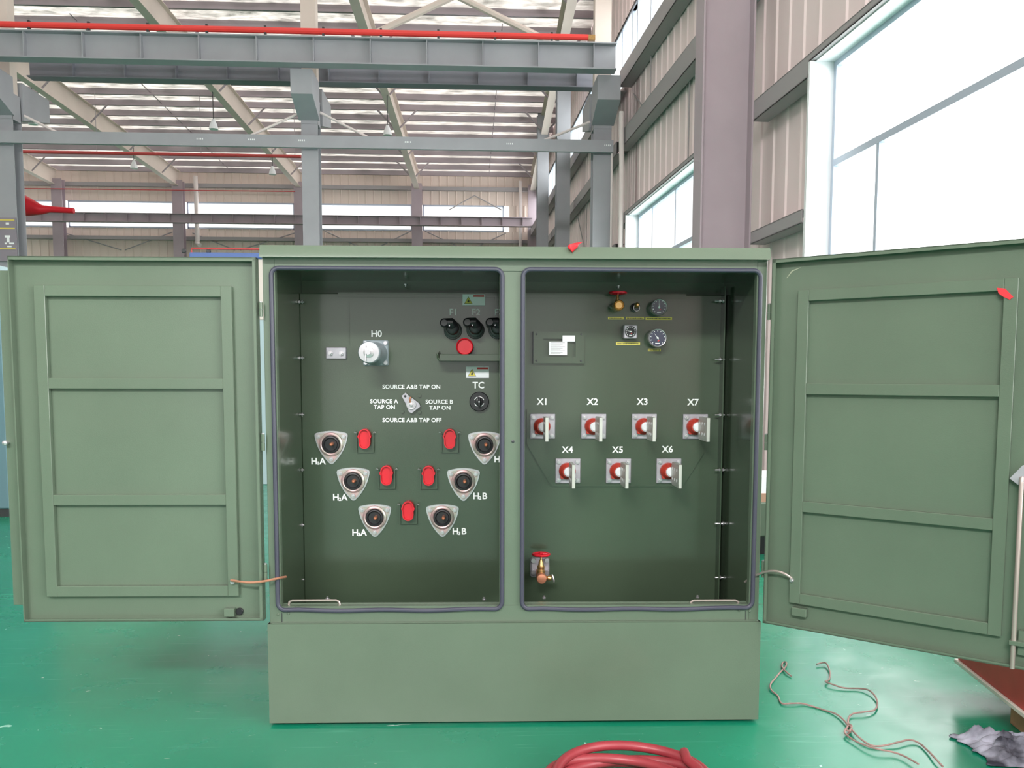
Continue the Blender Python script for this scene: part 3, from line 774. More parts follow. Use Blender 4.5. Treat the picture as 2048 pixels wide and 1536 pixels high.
# HV bushing wells
def px2m(n, d=BK): return abs(C(1000+n, 880, d)[0]-C(1000, 880, d)[0])
def hv_bushing():
    e = empty('bushing_well', T); u = px2m(1)
    R3 = 37*u; poly = []
    # rounded triangle, point down
    cs = [(-25*u, 17*u), (0, -27*u), (25*u, 17*u)]
    big = 62*u
    corners = [(-30.5*u, 15*u), (0, -36*u), (30.5*u, 15*u)]
    def corner_arc(c, a0, a1, r=5.5*u, n=7):
        return [(c[0]+r*math.cos(math.radians(a0+(a1-a0)*i/n)), c[1]+r*math.sin(math.radians(a0+(a1-a0)*i/n))) for i in range(n+1)]
    A, B_, C_ = (-26*u, 19*u), (0, -30*u), (26*u, 19*u)
    def bulge(p, q, b, n=7):
        o_ = []; mx_, mz_ = (p[0]+q[0])/2, (p[1]+q[1])/2; l_ = math.hypot(mx_, mz_)
        for i in range(1, n):
            t = i/n; k = 4*t*(1-t)*b
            o_.append((p[0]+(q[0]-p[0])*t+mx_/l_*k, p[1]+(q[1]-p[1])*t+mz_/l_*k))
        return o_
    a_ = corner_arc(A, 110, 190); b_ = corner_arc(B_, 225, 315); c_ = corner_arc(C_, -10, 70)
    poly = a_+bulge(a_[-1], b_[0], 5*u)+b_+bulge(b_[-1], c_[0], 5*u)+c_+bulge(c_[-1], a_[0], 4*u)
    MB().prism([(x*1.04, z*1.04) for x, z in poly], -.006, 0).build('clamp_plate', M['zinc'], e)
    MB().prism([(x*.93, z*.93) for x, z in poly], -.010, -.006).build('clamp_face', M['irid'], e)
    MB().lathe([(24*u, .010), (23*u, .015), (20*u, .018), (18*u, .016), (17.6*u, .0102)], (0, 0, 2.5*u), 36).build('clamp_ring', M['irid'], e)
    MB().lathe([(17.5*u, .0104), (17.3*u, .016), (16.5*u, .021), (14*u, .022), (12.5*u, .019), (12*u, .0135)], (0, 0, 2.5*u), 36).build('well', M['black'], e)
    MB().lathe([(3.6*u, .0135), (3.4*u, .045), (2.2*u, .048), (1.4*u, .046)], (3*u, 0, 4*u), 16).build('contact_pin', M['copper'], e)
    for (x, z) in ((-25*u, 18*u), (25*u, 18*u), (0, -27*u)):
        MB().hexa((0, 0, 0), 4.4*u, .007).lathe([(2.2*u, .007), (2.0*u, .014)], (0, 0, 0), 10).build('bolt', M['zinc'], e, loc=(x, -.010, z))
    return e
pb = None
for (px, py) in ((663, 891), (707, 964), (750, 1037), (885, 1037), (927, 965), (969, 892)):
    x, z = C(px, py, BK)
    if pb is None: pb = hv_bushing(); pb.location = (x, BK, z)
    else: copy_tree(pb, T, (x, BK, z))
# parking stands with red inserts
def stand():
    e = empty('parking_stand', T); u = px2m(1)
    MB().box(-17*u, 17*u, -.009, -.001, -28*u, 9*u, .001).box(-17*u, -15.5*u, -.022, 0, -26*u, 12*u).box(15.5*u, 17*u, -.022, 0, -26*u, 12*u).build('bracket', GI, e)
    poly = []
    def arc(cx_, cz_, r, a0, a1, n=10):
        return [(cx_+r*math.cos(math.radians(a0+(a1-a0)*i/n)), cz_+r*math.sin(math.radians(a0+(a1-a0)*i/n))) for i in range(n+1)]
    poly = arc(0, 9*u, 11.5*u, 0, 180)+[(-13.5*u, 6*u), (-12.5*u, 3*u), (-11*u, 1*u)]+arc(0, -8*u, 11*u, 180, 360)+[(11*u, 1*u), (12.5*u, 3*u), (13.5*u, 6*u)]
    ins = [(x*.84, (z-1*u)*.88+1*u) for x, z in poly]
    mbx = MB().prism(poly, -.027, -.004)
    n = len(poly); k = len(mbx.v)          # raised rim
    mbx.v += [(x, -.038, z) for x, z in poly]+[(x, -.038, z) for x, z in ins]+[(x, -.027, z) for x, z in poly]+[(x, -.0275, z) for x, z in ins]
    for i in range(n):
        j = (i+1) % n
        mbx.f += [(k+i, k+j, k+n+j, k+n+i), (k+i, k+2*n+i, k+2*n+j, k+j), (k+n+i, k+n+j, k+3*n+j, k+3*n+i)]
    mbx.build('red_insert', M['red_plastic'], e)
    for s__ in (-1, 1):
        MB().tube([(s__*17*u, -.018, 12*u), (s__*19.5*u, -.020, 14*u), (s__*21*u, -.020, 12.5*u)], .0022, 8).build('spring_pin', M['zinc'], e)
    return e
ps = None
for (px, py) in ((731, 877.5), (774.5, 950), (817.5, 1020.5), (858, 950.5), (900, 877.5)):
    x, z = C(px, py, BK)
    if ps is None: ps = stand(); ps.location = (x, BK, z)
    else: copy_tree(ps, T, (x, BK, z))
# H0 bushing
u = px2m(1); x, z = C(752, 706, BK)
e = empty('neutral_bushing', T, (x, BK, z))
MB().box(-25*u, 25*u, -.010, 0, -25*u, 25*u, .004).build('mounting_plate', M['grey_cap'], e)
MB().lathe([(23*u, .010), (22*u, .03), (17*u, .05), (17*u, .15), (20.5*u, .175), (20.8*u, .205), (19.5*u, .212)], (0, 0, -1.5*u), 40).build('insulator', M['grey_cap'], e)
MB().lathe([(19.0*u, .212), (18.8*u, .216), (10*u, .217), (9.5*u, .222), (6*u, .224)], (0, 0, -1.5*u), 36).build('terminal_cap', M['zinc'], e)
MB().hexa((0, -.224, -1.5*u), 5*u, .012).box(-6.5*u, -4.5*u, -.228, -.216, -18*u, 12*u).build('terminal_nut', M['zinc'], e)
for sx in (-1, 1):
    for sz in (-1, 1): MB().hexa((0, 0, 0), 4.2*u, .008).build('bolt', M['zinc'], e, loc=(sx*19.5*u, -.010, sz*19.5*u))
# ground pad
x, z = C(673, 706.5, BK)
e = empty('ground_pad', T, (x, BK, z))
MB().box(-20*u, 20*u, -.012, 0, -11.5*u, 11.5*u, .003).build('pad', M['plate'], e)
for s__ in (-10.5, 10.5): MB().hexa((0, 0, 0), 5*u, .006).lathe([(2.6*u, .006), (2.4*u, .016)], (0, 0, 0), 10).build('bolt', M['zinc'], e, loc=(s__*u, -.012, 0))
# fuses
def fuse():
    e = empty('bayonet_fuse', T); 
    MB().lathe([(18*u, 0), (17.5*u, .014), (15*u, .016)], (0, 0, -4*u), 30).lathe([(15.5*u, .014), (15*u, .024), (12*u, .026)], (0, 0, -3*u), 30).build('clamp_ring', M['dark_metal'], e)
    MB().lathe([(12.5*u, .02), (12.5*u, .06), (11*u, .075), (7*u, .08)], (0, 0, -1*u), 24).build('fuse_holder', M['black'], e)
    mbx = MB().tube([(0, -.07, 5*u), (-2*u, -.08, 9*u), (-14*u, -.082, 9.5*u)], [11*u, 9.5*u, 8*u], 14)
    mbx.lathe([(7.5*u, .068), (8.6*u, .078), (8.4*u, .095), (6*u, .10)], (-15*u, 0, 8.5*u), 20).build('pull_handle', M['black'], e)
    MB().lathe([(1.6*u, .09), (1.2*u, .097)], (-5*u, 0, 3*u), 10).build('rivet', M['zinc'], e)
    return e
pf = None
for px, py in ((906, 657), (951, 656), (995, 656)):
    x, z = C(px, py, BK)
    if pf is None: pf = fuse(); pf.location = (x, BK, z)
    else: copy_tree(pf, T, (x, BK, z))
# red cap and drip tray
x, z = C(930, 694, BK)
e = empty('vent_cap', T, (x, BK, z))
MB().lathe([(16*u, 0), (17*u, .02), (17*u, .04), (15.5*u, .045), (14.5*u, .043), (14*u, .036)], (0, 0, 0), 32).build('cap', M['red_plastic'], e)
xa, za_ = C(874, 707, BK-.09); 
e = empty('drip_tray', T)
x1_ = xc-.012; zt1_, zt0_ = C(900, 708.5, BK-.09)[1], C(900, 722, BK-.09)[1]
MB().box(xa+.01, x1_, BK-.094, BK-.09, zt0_, zt1_, .001).box(xa+.004, x1_, BK-.09, BK, zt0_, zt0_+.004).build('trough', GI, e)
MB().tube([(xa+.012, BK-.092, zt0_+.003), (xa+.004, BK-.092, zt0_+.012), (xa+.002, BK-.085, zt1_), (xa+.002, BK-.01, zt1_+.012)], .005, 8).box(xa, xa+.004, BK-.09, BK, zt0_+.003, zt1_+.006).build('end_lip', GI, e)
# warning labels
def label_plate(px0, py0, px1, py1, d=BK):
    x0, z1 = C(px0, py0, d); x1, z0 = C(px1, py1, d); w, h_ = x1-x0, z1-z0
    e = empty('warning_label', T, ((x0+x1)/2, d, (z0+z1)/2))
    MB().box(-w/2, w/2, -.001, 0, -h_/2, h_/2).build('backing', M['white'], e)
    MB().box(-.02*w, .46*w, -.0016, -.001, .26*h_, .42*h_).build('red_band', M['warn_red'], e)
    k = .36*h_; cx_ = -.24*w
    tri = [(cx_-k*1.05, -k), (cx_+k*1.05, -k), (cx_, k*.85)]
    MB().prism(tri, -.0016, -.001).build('triangle_border', M['ink'], e)
    tri2 = [(cx_+(a-cx_)*.84, (b+.1*k)*.84-.12*k) for a, b in tri]
    MB().prism(tri2, -.0020, -.0016).build('yellow_triangle', M['yellow'], e)
    MB().prism([(cx_-.22*k, -.62*k), (cx_+.22*k, -.62*k), (cx_+.28*k, -.3*k), (cx_+.05*k, .2*k), (cx_-.02*k, -.15*k), (cx_-.26*k, -.3*k)], -.0024, -.0020).build('flame_mark', M['ink'], e)
label_plate(932, 733, 978, 756, BK-.001); label_plate(925, 588.5, 970, 611, BK-.009)
# source switch
x, z = C(822, 806, BK)
e = empty('source_switch', T, (x, BK, z))
an = math.radians(-38)
def rot(p, y): return (p[0]*math.cos(-an)-p[1]*math.sin(-an), p[0]*math.sin(-an)+p[1]*math.cos(-an))
hp = [(-5*u, 22*u), (5*u, 22*u), (7*u, 8*u), (9*u, 5*u), (13*u, -11*u), (11*u, -17*u), (-11*u, -17*u), (-13*u, -11*u), (-8*u, 5*u)]
MB().prism([rot(p, 0) for p in hp], -.022, -.014).build('lever', M['plate'], e)
MB().lathe([(10*u, 0), (10*u, .022), (9.4*u, .028), (7.6*u, .028), (7.2*u, .024), (4*u, .024), (3.6*u, .034), (2*u, .035)], (1.5*u, 0, -3*u), 26).build('hub', M['zinc'], e)
MB().tube([(0, -.028, 1*u), (-1*u, -.032, 9*u), (1*u, -.03, 12*u)], .0035, 8).build('locking_pin', M['copper'], e)
for (a, b) in ((17, 15), (-17, -17), (17, -18)): MB().hexa((0, 0, 0), 3.6*u, .01).build('stop_bolt', GI, e, loc=(a*u, 0, b*u))
q = rot((0, 17*u), 0); MB().lathe([(2.4*u, .022), (2.4*u, .0235)], (0, 0, 0), 14).build('hole', M['black'], e, loc=(q[0], 0, q[1]))
# tap changer knob
x, z = C(958.5, 803, BK)
e = empty('tap_changer', T, (x, BK, z))
MB().lathe([(19.5*u, 0), (19.5*u, .018), (18*u, .022), (12*u, .022)], (0, 0, 0), 36).build('dial', M['black'], e)
rg = MB()
for a0, a1 in ((20, 80), (110, 160), (200, 250), (290, 340)):
    for i in range(5):
        b0 = math.radians(a0+(a1-a0)*i/5); b1 = math.radians(a0+(a1-a0)*(i+1)/5)
        rg.prism([(9*u*math.cos(b0), 9*u*math.sin(b0)), (10.4*u*math.cos(b0), 10.4*u*math.sin(b0)), (10.4*u*math.cos(b1), 10.4*u*math.sin(b1)), (9*u*math.cos(b1), 9*u*math.sin(b1))], -.0232, -.022)
rg.build('dial_marks', M['paint_white'], e)
MB().lathe([(8*u, .022), (7*u, .032), (4*u, .034)], (0, 0, 0), 20).box(-2.5*u, 2.5*u, -.05, -.03, -8*u, 9*u, .002).build('knob', M['black'], e)
MB().lathe([(1.6*u, .022), (1.4*u, .026)], (0, 0, 10*u), 10).build('pointer_stud', M['zinc'], e)
MB().lathe([(2*u, .050), (1.6*u, .053)], (0, 0, 0), 10).build('centre_screw', M['zinc'], e)

# LV bushing panel and bushings
poly = [C(px, py, BK) for (px, py) in ((1053.5, 818), (1418.5, 820), (1418.5, 888), (1365, 972.5), (1102, 972.5), (1053.5, 888))]
MB().prism(poly, BK-.008, BK).build('bushing_panel', GI, T)
BP = BK-.008
def lv_bushing():
    e = empty('low_voltage_bushing', T)
    MB().box(-25*u, 25*u, -.009, 0, -25*u, 25*u, .002).build('mounting_plate', M['plate'], e)
    MB().lathe([(17*u, .009), (17*u, .018), (15.5*u, .03), (11.5*u, .040), (10.5*u, .048)], (-1.5*u, 0, 0), 32).tube([(-12*u, -.016, -11*u), (-12*u, -.028, -11*u)], 4.2*u, 10).build('insulator', M['red_ceramic'], e)
    MB().lathe([(10*u, .046), (9.5*u, .056), (7*u, .060)], (0, 0, 0), 24).build('stud_cap', M['white'], e)
    # spade terminal in the plane facing sideways
    by0, by1 = -.058, -.205; zc_ = -1*u; hh_ = 22.5*u; t_ = 2.9*u
    bm = bmesh.new()
    prof = [(by0, zc_+hh_*.55), (by0-.018, zc_+hh_), (by1, zc_+hh_), (by1, zc_-hh_), (by0-.018, zc_-hh_), (by0, zc_-hh_*.55)]
    a_ = [bm.verts.new((-t_, y, z)) for y, z in prof]; b_ = [bm.verts.new((t_, y, z)) for y, z in prof]
    bm.faces.new(a_); bm.faces.new(list(reversed(b_)))
    for i in range(6): bm.faces.new((a_[i], a_[(i+1) % 6], b_[(i+1) % 6], b_[i]))
    MB().addbm(bm).build('spade_terminal', M['blade'], e, loc=(2.5*u, 0, 0))
    hm = MB()
    for y in (-.085, -.125, -.165):
        for z in (-10*u, 10*u):
            hm.cyl((2.5*u-t_-.0006, y, zc_+z), (2.5*u-t_, y, zc_+z), .0068, 12).cyl((2.5*u+t_, y, zc_+z), (2.5*u+t_+.0006, y, zc_+z), .0068, 12)
    hm.build('bolt_hole', M['white'], e)
    for sx in (-1, 1):
        for sz in (-1, 1): MB().hexa((0, 0, 0), 4.4*u, .007).lathe([(2.4*u, .007), (2.2*u, .016)], (0, 0, 0), 8).build('bolt', M['zinc'], e, loc=(sx*18.5*u, -.009, sz*18*u))
    return e
pl = None
for (px, py) in ((1085, 852.5), (1187, 852.5), (1288, 852.5), (1390, 853), (1135.5, 941.5), (1236.5, 941.5), (1337, 941.5)):
    x, z = C(px, py, BP)
    if pl is None: pl = lv_bushing(); pl.location = (x, BP, z)
    else: copy_tree(pl, T, (x, BP, z))
# nameplate recess
x0, z1 = C(1067, 663, BK-.02); x1, z0 = C(1168, 727, BK-.02)
e = empty('nameplate_holder', T, ((x0+x1)/2, BK, (z0+z1)/2)); w, h_ = (x1-x0)/2, (z1-z0)/2
f = MB(); iw0, iw1, ih0, ih1 = -w+19*u, w-17*u, -h_+13*u, h_-14*u
f.box(-w, iw0, -.02, 0, -h_, h_).box(iw1, w, -.02, 0, -h_, h_).box(iw0, iw1, -.02, 0, -h_, ih0).box(iw0, iw1, -.02, 0, ih1, h_)
f.build('holder_frame', GI, e)
MB().box(iw0, iw1, -.004, 0, ih0, ih1).build('recess_plate', GI, e)
for sx in (-1, 1):
    for sz in (-1, 1): MB().lathe([(2*u, .02), (1.6*u, .022)], (0, 0, 0), 10).build('screw', M['dark_metal'], e, loc=(sx*(w-6*u), 0, sz*(h_-5*u)))
MB().box(-w-.004, -w, -.016, 0, -h_, h_).build('hinge_bar', M['dark_metal'], e)
xa, zt2_ = C(1098, 683, BK-.02); xb, zb3 = C(1134, 710, BK-.02); ox, oz = (x0+x1)/2, (z0+z1)/2
MB().box(xa-ox, xb-ox, -.0215, -.0205, zb3-oz, zt2_-oz).build('printed_sheet', M['white'], e)
f = MB(); W2 = xb-xa; H2 = zt2_-zb3
for i in range(9): f.box(xa-ox+.1*W2, xa-ox+W2*(.88-.12*(i % 3)), -.0218, -.0215, zt2_-oz-H2*(.08+.1*i)-.0012, zt2_-oz-H2*(.08+.1*i))
f.build('print_lines', M['ink'], e)
xa, zt2_ = C(1125, 671, BK-.022); xb, zb3 = C(1150, 683, BK-.022)
MB().box(xa-ox, xb-ox, -.0235, -.0225, zb3-oz, zt2_-oz, .0004).build('white_sticker', M['white'], e)
# yellow captions
for (a, b, c, d_) in ((1216, 634, 1247.5, 639), (1252, 634, 1288, 639), (1291, 634.5, 1344, 640), (1232, 684.5, 1280, 690), (1296, 697.5, 1321.5, 702.5)):
    x0, z1 = C(a, b, BK); x1, z0 = C(c, d_, BK)
    e = empty('yellow_caption', T, ((x0+x1)/2, BK, (z0+z1)/2)); w, h_ = (x1-x0)/2, (z1-z0)/2
    MB().box(-w, w, -.001, 0, -h_, h_).build('strip', M['yellow'], e)
    f = MB(); xx = -w*.9
    while xx < w*.86:
        l_ = random.uniform(.003, .006); f.box(xx, min(xx+l_, w*.9), -.0014, -.001, -h_*.4, h_*.4); xx += l_+.0016
    f.build('caption_print', M['ink'], e)
# gauges
def gauge(name, px, py, rpx, needle, square=False, depth=.06):
    x, z = C(px, py, BK-depth*.8); e = empty(name, T, (x, BK, z)); r = rpx*px2m(1, BK-depth)
    if square:
        MB().box(-r, r, -depth, 0, -r, r, .004).build('housing', M['plate'], e)
        MB().lathe([(r*.84, depth), (r*.84, depth+.003), (r*.78, depth+.003), (r*.78, depth+.001)], seg=32).build('bezel', M['dark_metal'], e); rr = r*.78
    else:
        MB().lathe([(r*.8, 0), (r*.85, depth*.7), (r, depth*.8), (r, depth), (r*.93, depth+.004), (r*.87, depth+.003), (r*.87, depth)], seg=36).build('bezel', M['zinc'], e); rr = r*.87
    MB().lathe([(rr, depth), (rr, depth+.001)], seg=32).build('dial_face', M['glass_dark'], e)
    mk_ = MB()
    for i in range(11):
        an_ = math.radians(-45+i*27)
        c_, s__ = math.cos(an_), math.sin(an_)
        mk_.prism([(rr*.78*c_-.0012*s__, rr*.78*s__+.0012*c_), (rr*.92*c_-.0012*s__, rr*.92*s__+.0012*c_), (rr*.92*c_+.0012*s__, rr*.92*s__-.0012*c_), (rr*.78*c_+.0012*s__, rr*.78*s__-.0012*c_)], -depth-.0016, -depth-.001)
    mk_.box(-rr*.28, rr*.28, -depth-.0016, -depth-.001, -rr*.72, -rr*.62)
    mk_.build('scale', M['paint_white'], e)
    an_ = math.radians(needle); c_, s__ = math.cos(an_), math.sin(an_)
    MB().prism([(-rr*.2*c_-.0016*s__, -rr*.2*s__+.0016*c_), (rr*.8*c_, rr*.8*s__), (-rr*.2*c_+.0016*s__, -rr*.2*s__-.0016*c_)], -depth-.003, -depth-.002).lathe([(rr*.13, depth+.002), (rr*.1, depth+.004)], seg=12).build('needle', M['paint_white'], e)
    MB().prism([(rr*.1, -rr*.3), (rr*.3, -rr*.2), (rr*.16, -rr*.42), (-rr*.05, -rr*.4)], -depth-.0022, -depth-.0016).build('red_pointer', M['warn_red'], e)
    return e
gauge('level_gauge', 1317, 615, 16.5, 92); gauge('temperature_gauge', 1314, 676, 18.5, 128); gauge('pressure_gauge', 1260.5, 663.5, 13.6, 165, True, .045)
# pressure relief valve
x, z = C(1273, 613, BK-.04); e = empty('relief_valve', T, (x, BK, z))
MB().lathe([(8.5*u, 0), (8.5*u, .012), (6*u, .014), (5.5*u, .035)], (-1*u, 0, -1*u), 20).build('collar', M['black'], e)
MB().lathe([(5*u, .03), (5.2*u, .045), (3.5*u, .055), (2*u, .058)], (1*u, 0, 2.5*u), 18).build('valve_head', M['brass'], e)
MB().tube([(6*u*math.cos(t)-0*u, -.045, -3*u+6*u*math.sin(t)) for t in [k*math.pi/8 for k in range(16)]], .0012, 6, closed=True).build('pull_ring', M['zinc'], e)
# top filling valve
x, z = C(1237, 611, BK-.09); e = empty('filling_valve', T, (x, BK, z))
MB().lathe([(8*u, 0), (8*u, .03), (7.5*u, .07), (10.5*u, .08), (10.8*u, .10), (9*u, .106), (8.2*u, .1035), (7*u, .102), (6*u, .105)], seg=24).build('valve_body', M['brass'], e)
MB().tube([(-1*u, -.075, 8*u), (-1*u, -.075, 14*u), (-.5*u, -.075, 22*u)], [5*u, 3.2*u, 2*u], 12).build('stem', M['brass'], e)
def wheel(r, spokes=5):
    mbx = MB(); pts = []
    for i in range(40):
        t = i*2*math.pi/40; rr = r*(1+.05*math.cos(8*t)); pts.append((rr*math.cos(t), rr*math.sin(t), 0))
    mbx.tube(pts, r*.16, 10, closed=True)
    for i in range(spokes):
        t = i*2*math.pi/spokes+.3; mbx.tube([(0, 0, r*.08), (r*math.cos(t), r*math.sin(t), 0)], r*.11, 8)
    mbx.tube([(0, 0, -r*.2), (0, 0, r*.25)], r*.25, 12); return mbx
wheel(15*u).build('handwheel', M['red_wheel'], e, loc=(-.5*u, -.075, 25*u))
MB().tube([(-9*u, -.02, -1*u), (-13*u, -.03, 0)], [3*u, 2*u], 8).build('side_plug', M['zinc'], e)
# drain valve
x, z = C(1081, 1135, BK-.05); e = empty('drain_valve', T, (x, BK, z))
MB().box(-19*u, 19*u, -.010, 0, -24*u, 16*u, .006).build('flange', M['plate'], e)
for sx in (-1, 1):
    for sz in (-13, 11): MB().hexa((0, 0, 0), 5*u, .014).build('bolt', M['zinc'], e, loc=(sx*13.5*u, -.010, sz*u))
MB().lathe([(9*u, 0), (9*u, .05), (7.5*u, .06), (7.5*u, .10), (10*u, .105), (10*u, .13), (9*u, .134), (5*u, .136)], (0, 0, -14*u), 24).build('outlet', M['copper'], e)
MB().tube([(0, -.085, -12*u), (0, -.085, -2*u), (0, -.085, 0), (0, -.085, 6*u), (0, -.085, 9*u), (0, -.085, 16*u), (0, -.085, 20*u), (0, -.085, 30*u)],
          [8*u, 8*u, 6.5*u, 7.5*u, 5.5*u, 4.5*u, 2*u, 2*u], 16).build('bonnet', M['brass'], e)
wheel(15.5*u).build('handwheel', M['red_wheel'], e, loc=(0, -.085, 30*u))
MB().tube([(7*u, -.10, -14*u), (13*u, -.105, -15*u), (14*u, -.105, -15*u), (20*u, -.108, -15.5*u)], [4*u, 4*u, 5.5*u, 5*u], 12).build('sampling_cock', M['brass'], e)
MB().tube([(21*u, -.108, -8*u), (23*u, -.11, -13*u), (25*u, -.112, -20*u), (25*u, -.112, -23*u)], [1.2*u, 2*u, 1.6*u, 1.2*u], 8).build('cock_lever', M['zinc'], e)

# ------------------------------------------------------------------ doors
def door(name, width, loc, rz, mirror, z0, z1, frame, rails, studs):
    """inner face towards local -y; x runs from the hinge outwards (mirror: towards -x)"""
    e = empty(name, T, loc, rz); s_ = -1 if mirror else 1
    def bxm(mbx, a, b, *r, **k): return mbx.box(min(s_*a, s_*b), max(s_*a, s_*b), *r, **k)
    lip = .032
    p = MB(); bxm(p, 0, width, -.0, .004, z0, z1); p.build('door_panel', G, e)
    p = MB()
    bxm(p, 0, .004, -lip, 0, z0, z1); bxm(p, 0, .014, -lip, -lip+.003, z0, z1)
    bxm(p, width-.004, width, -lip, 0, z0, z1)
    bxm(p, 0, width, -lip, 0, z1-.004, z1); bxm(p, .0, width, -lip, -lip+.003, z1-.014, z1)
    bxm(p, 0, width, -lip, 0, z0, z0+.004); bxm(p, 0, width, -lip, -lip+.003, z0, z0+.010)
    p.build('door_rim', G, e)
    fx0_, fx1_, fz0, fz1, rw = frame; p = MB(); t = .022
    bxm(p, fx0_, fx0_+rw, -t, 0, fz0, fz1, bev=.0015); bxm(p, fx1_-rw, fx1_, -t, 0, fz0, fz1, bev=.0015)
    bxm(p, fx0_+rw, fx1_-rw, -t, 0, fz0, fz0+rw, bev=.0015); bxm(p, fx0_+rw, fx1_-rw, -t, 0, fz1-rw, fz1, bev=.0015)
    for rz_ in rails: bxm(p, fx0_+rw, fx1_-rw, -t, 0, rz_-rw/2, rz_+rw/2, bev=.0015)
    p.build('stiffener_frame', G, e)
    return e, s_, bxm
dz0, dz1 = cz(1237, 523), cz(517, 523)
hx = cx(524, 880)
wL = hx-C(31, 880, -.012)[0]
ux = lambda px, py=880: hx-C(px, py, 0)[0]
fz = lambda py: C(260, py, 0)[1]
rwd = .040
DL, s_, bxm = door('high_voltage_door', wL, (hx, 0.02, 0), 0.0, True, dz0, dz1,
                   (ux(470), ux(80), fz(1193), fz(571), rwd), (fz(767), fz(1000)), None)
p = MB(); sw = C(31, 880, 0)[0]-C(4, 880, 0)[0]
bxm(p, wL, wL+sw, -.006, -.002, C(20, 1212, 0)[1], C(5, 540, 0)[1], bev=.001); p.build('overlap_strip', G, DL)
x, z = C(11, 886, 0); MB().lathe([(.007, 0), (.007, .012), (.010, .014), (.009, .022), (.004, .025)], seg=16).build('latch_bolt', M['zinc'], DL, loc=(x-hx, -.006, z))
# small box lock near the lower hinge corner
x, z = C(459, 1225, 0); MB().box(-.02, .02, -.028, 0, -.016, .016, .002).build('stop_block', G, DL, loc=(x-hx, 0, z))
MB().lathe([(.014, 0), (.014, .008), (.012, .010)], seg=20).build('stop_bumper', M['black'], DL, loc=(x-hx+.034, 0, z))
# right door: find its angle from where its top edge leaves the frame
hxr = cx(1541, 880, 0)
zr0, zr1 = cz(1239, 1541), cz(522, 1541)
q = TI @ hit(2048, 493, TM @ Vector((0, 0, zr1)), (0, 0, 1))
q2 = TI @ hit(2048, 1365, TM @ Vector((0, 0, zr0)), (0, 0, 1))
qm = (q+q2)/2
phi = math.atan2(-(qm.y), qm.x-hxr)     # opens towards the viewer
print('door angle', math.degrees(phi), 'visible length', math.hypot(qm.x-hxr, qm.y), 'left width', wL, 'D', g0.y, 'mm/px', u)
wR = wL+.02
DR, s_, bxm = door('low_voltage_door', wR, (hxr, 0.0, 0), -phi, False, zr0, zr1,
                   (.096, .800, zr0+(fz(1193)-dz0), zr0+(fz(571)-dz0), rwd), (zr0+fz(767)-dz0, zr0+fz(1000)-dz0), None)
DM = TM @ Matrix.Translation((hxr, 0, 0)) @ Matrix.Rotation(-phi, 4, 'Z'); DI = DM.inverted()
def DC(px, py, d=0.0):
    q = DI @ hit(px, py, DM @ Vector((0, d, 0)), DM.to_3x3() @ Vector((0, 1, 0))); return q.x, q.z
print('frame right edge u', DC(2021, 900), DC(1599, 577), DC(1583, 1190), DC(2013, 800), 'wR', wR)
x, z = DC(2034, 1150, -.03); zt3 = DC(2034, 958, -.03)[1]; zb4 = DC(2034, 1338, -.03)[1]
MB().tube([(x, 0, zt3+.004), (x, -.03, zt3+.002), (x, -.034, zt3-.012), (x, -.034, zb4)], .0075, 12).build('locking_rod', M['rod'], DR)
MB().prism([(x-.035, zt3), (x+.0, zt3+.045), (x+.06, zt3+.03), (x+.06, zt3-.045), (x+.03, zt3-.05)], -.026, -.018).build('latch_cam', M['plate'], DR)
zz = DC(2034, 1286, -.03)[1]
MB().box(x-.012, x+.05, -.045, -.022, zz-.006, zz+.008, .001).box(x+.012, x+.05, -.022, 0, zz-.04, zz+.04).build('rod_guide', G, DR)
x, z = DC(1602, 1222, 0); MB().box(-.028, .028, -.028, 0, -.016, .016, .002).build('stop_block', G, DR, loc=(x, 0, z))
x, z = DC(1590, 545, 0)
o = MB().tube([(-.03, -.0008, -.018), (-.01, -.0008, .006), (.02, -.0008, .016)], [.001, .003, .0008], 8).build('chalk_mark', M['chalk'], DR, loc=(x, .0, z))
# hinges
def hinge(px, py0, py1):
    x, z0_ = C(px, py1, 0); z1_ = C(px, py0, 0)[1]
    h_ = z1_-z0_; e = empty('door_hinge', T, (x, -.002, (z0_+z1_)/2))
    MB().cyl((0, 0, -h_/2), (0, 0, 0), .0075, 14).build('lower_knuckle', G, e)
    MB().cyl((0, 0, .001), (0, 0, h_/2), .0075, 14).build('upper_knuckle', G, e)
    MB().cyl((0, 0, h_/2), (0, 0, h_/2+.004), .005, 10).build('pin', M['zinc'], e)
for a in ((522, 605, 633), (526.5, 868, 901), (531.5, 1128, 1160), (1538, 609, 640), (1532, 869, 900), (1526, 1122, 1154)): hinge(*a)
# copper straps joining door and body
p0 = C(466, 1158, -.01); p1 = C(563, 1154, FR)
pts = []
for i in range(15):
    t = i/14; pts.append((p0[0]+(p1[0]-p0[0])*t, -.03-.03*math.sin(math.pi*t)+(.02+FR)*t, p0[1]+(p1[1]-p0[1])*t-.006*math.sin(math.pi*t*1.0)+(.008 if 0 else 0)))
pts = [(p0[0]-.004, .0, p0[1]-.012)]+pts+[(p1[0]+.012, FR+.02, p1[1]-.004)]
MB().tube(pts, .0048, 8).build('grounding_strap', M['strap'], T)
MB().hexa((0, 0, 0), .009, .008).lathe([(.005, .008), (.0045, .014)], seg=10).build('strap_bolt', M['zinc'], T, loc=(p0[0]-.002, -.005, p0[1]-.012))
a = Vector((C(1490, 1164, .08)[0], .08, C(1490, 1164, .08)[1])); bq = DC(1584, 1158, -.02); b = TI @ (DM @ Vector((bq[0], -.02, bq[1])))
mid = C(1540, 1133, -.06)
pts = []
for i in range(17):
    t = i/16; c = Vector((mid[0], -.10, mid[1]+.028))
    pts.append(tuple(a*(1-t)**2 + c*2*t*(1-t) + b*t**2))
MB().tube(pts, .0048, 8).build('grounding_strap', M['rod'], T)
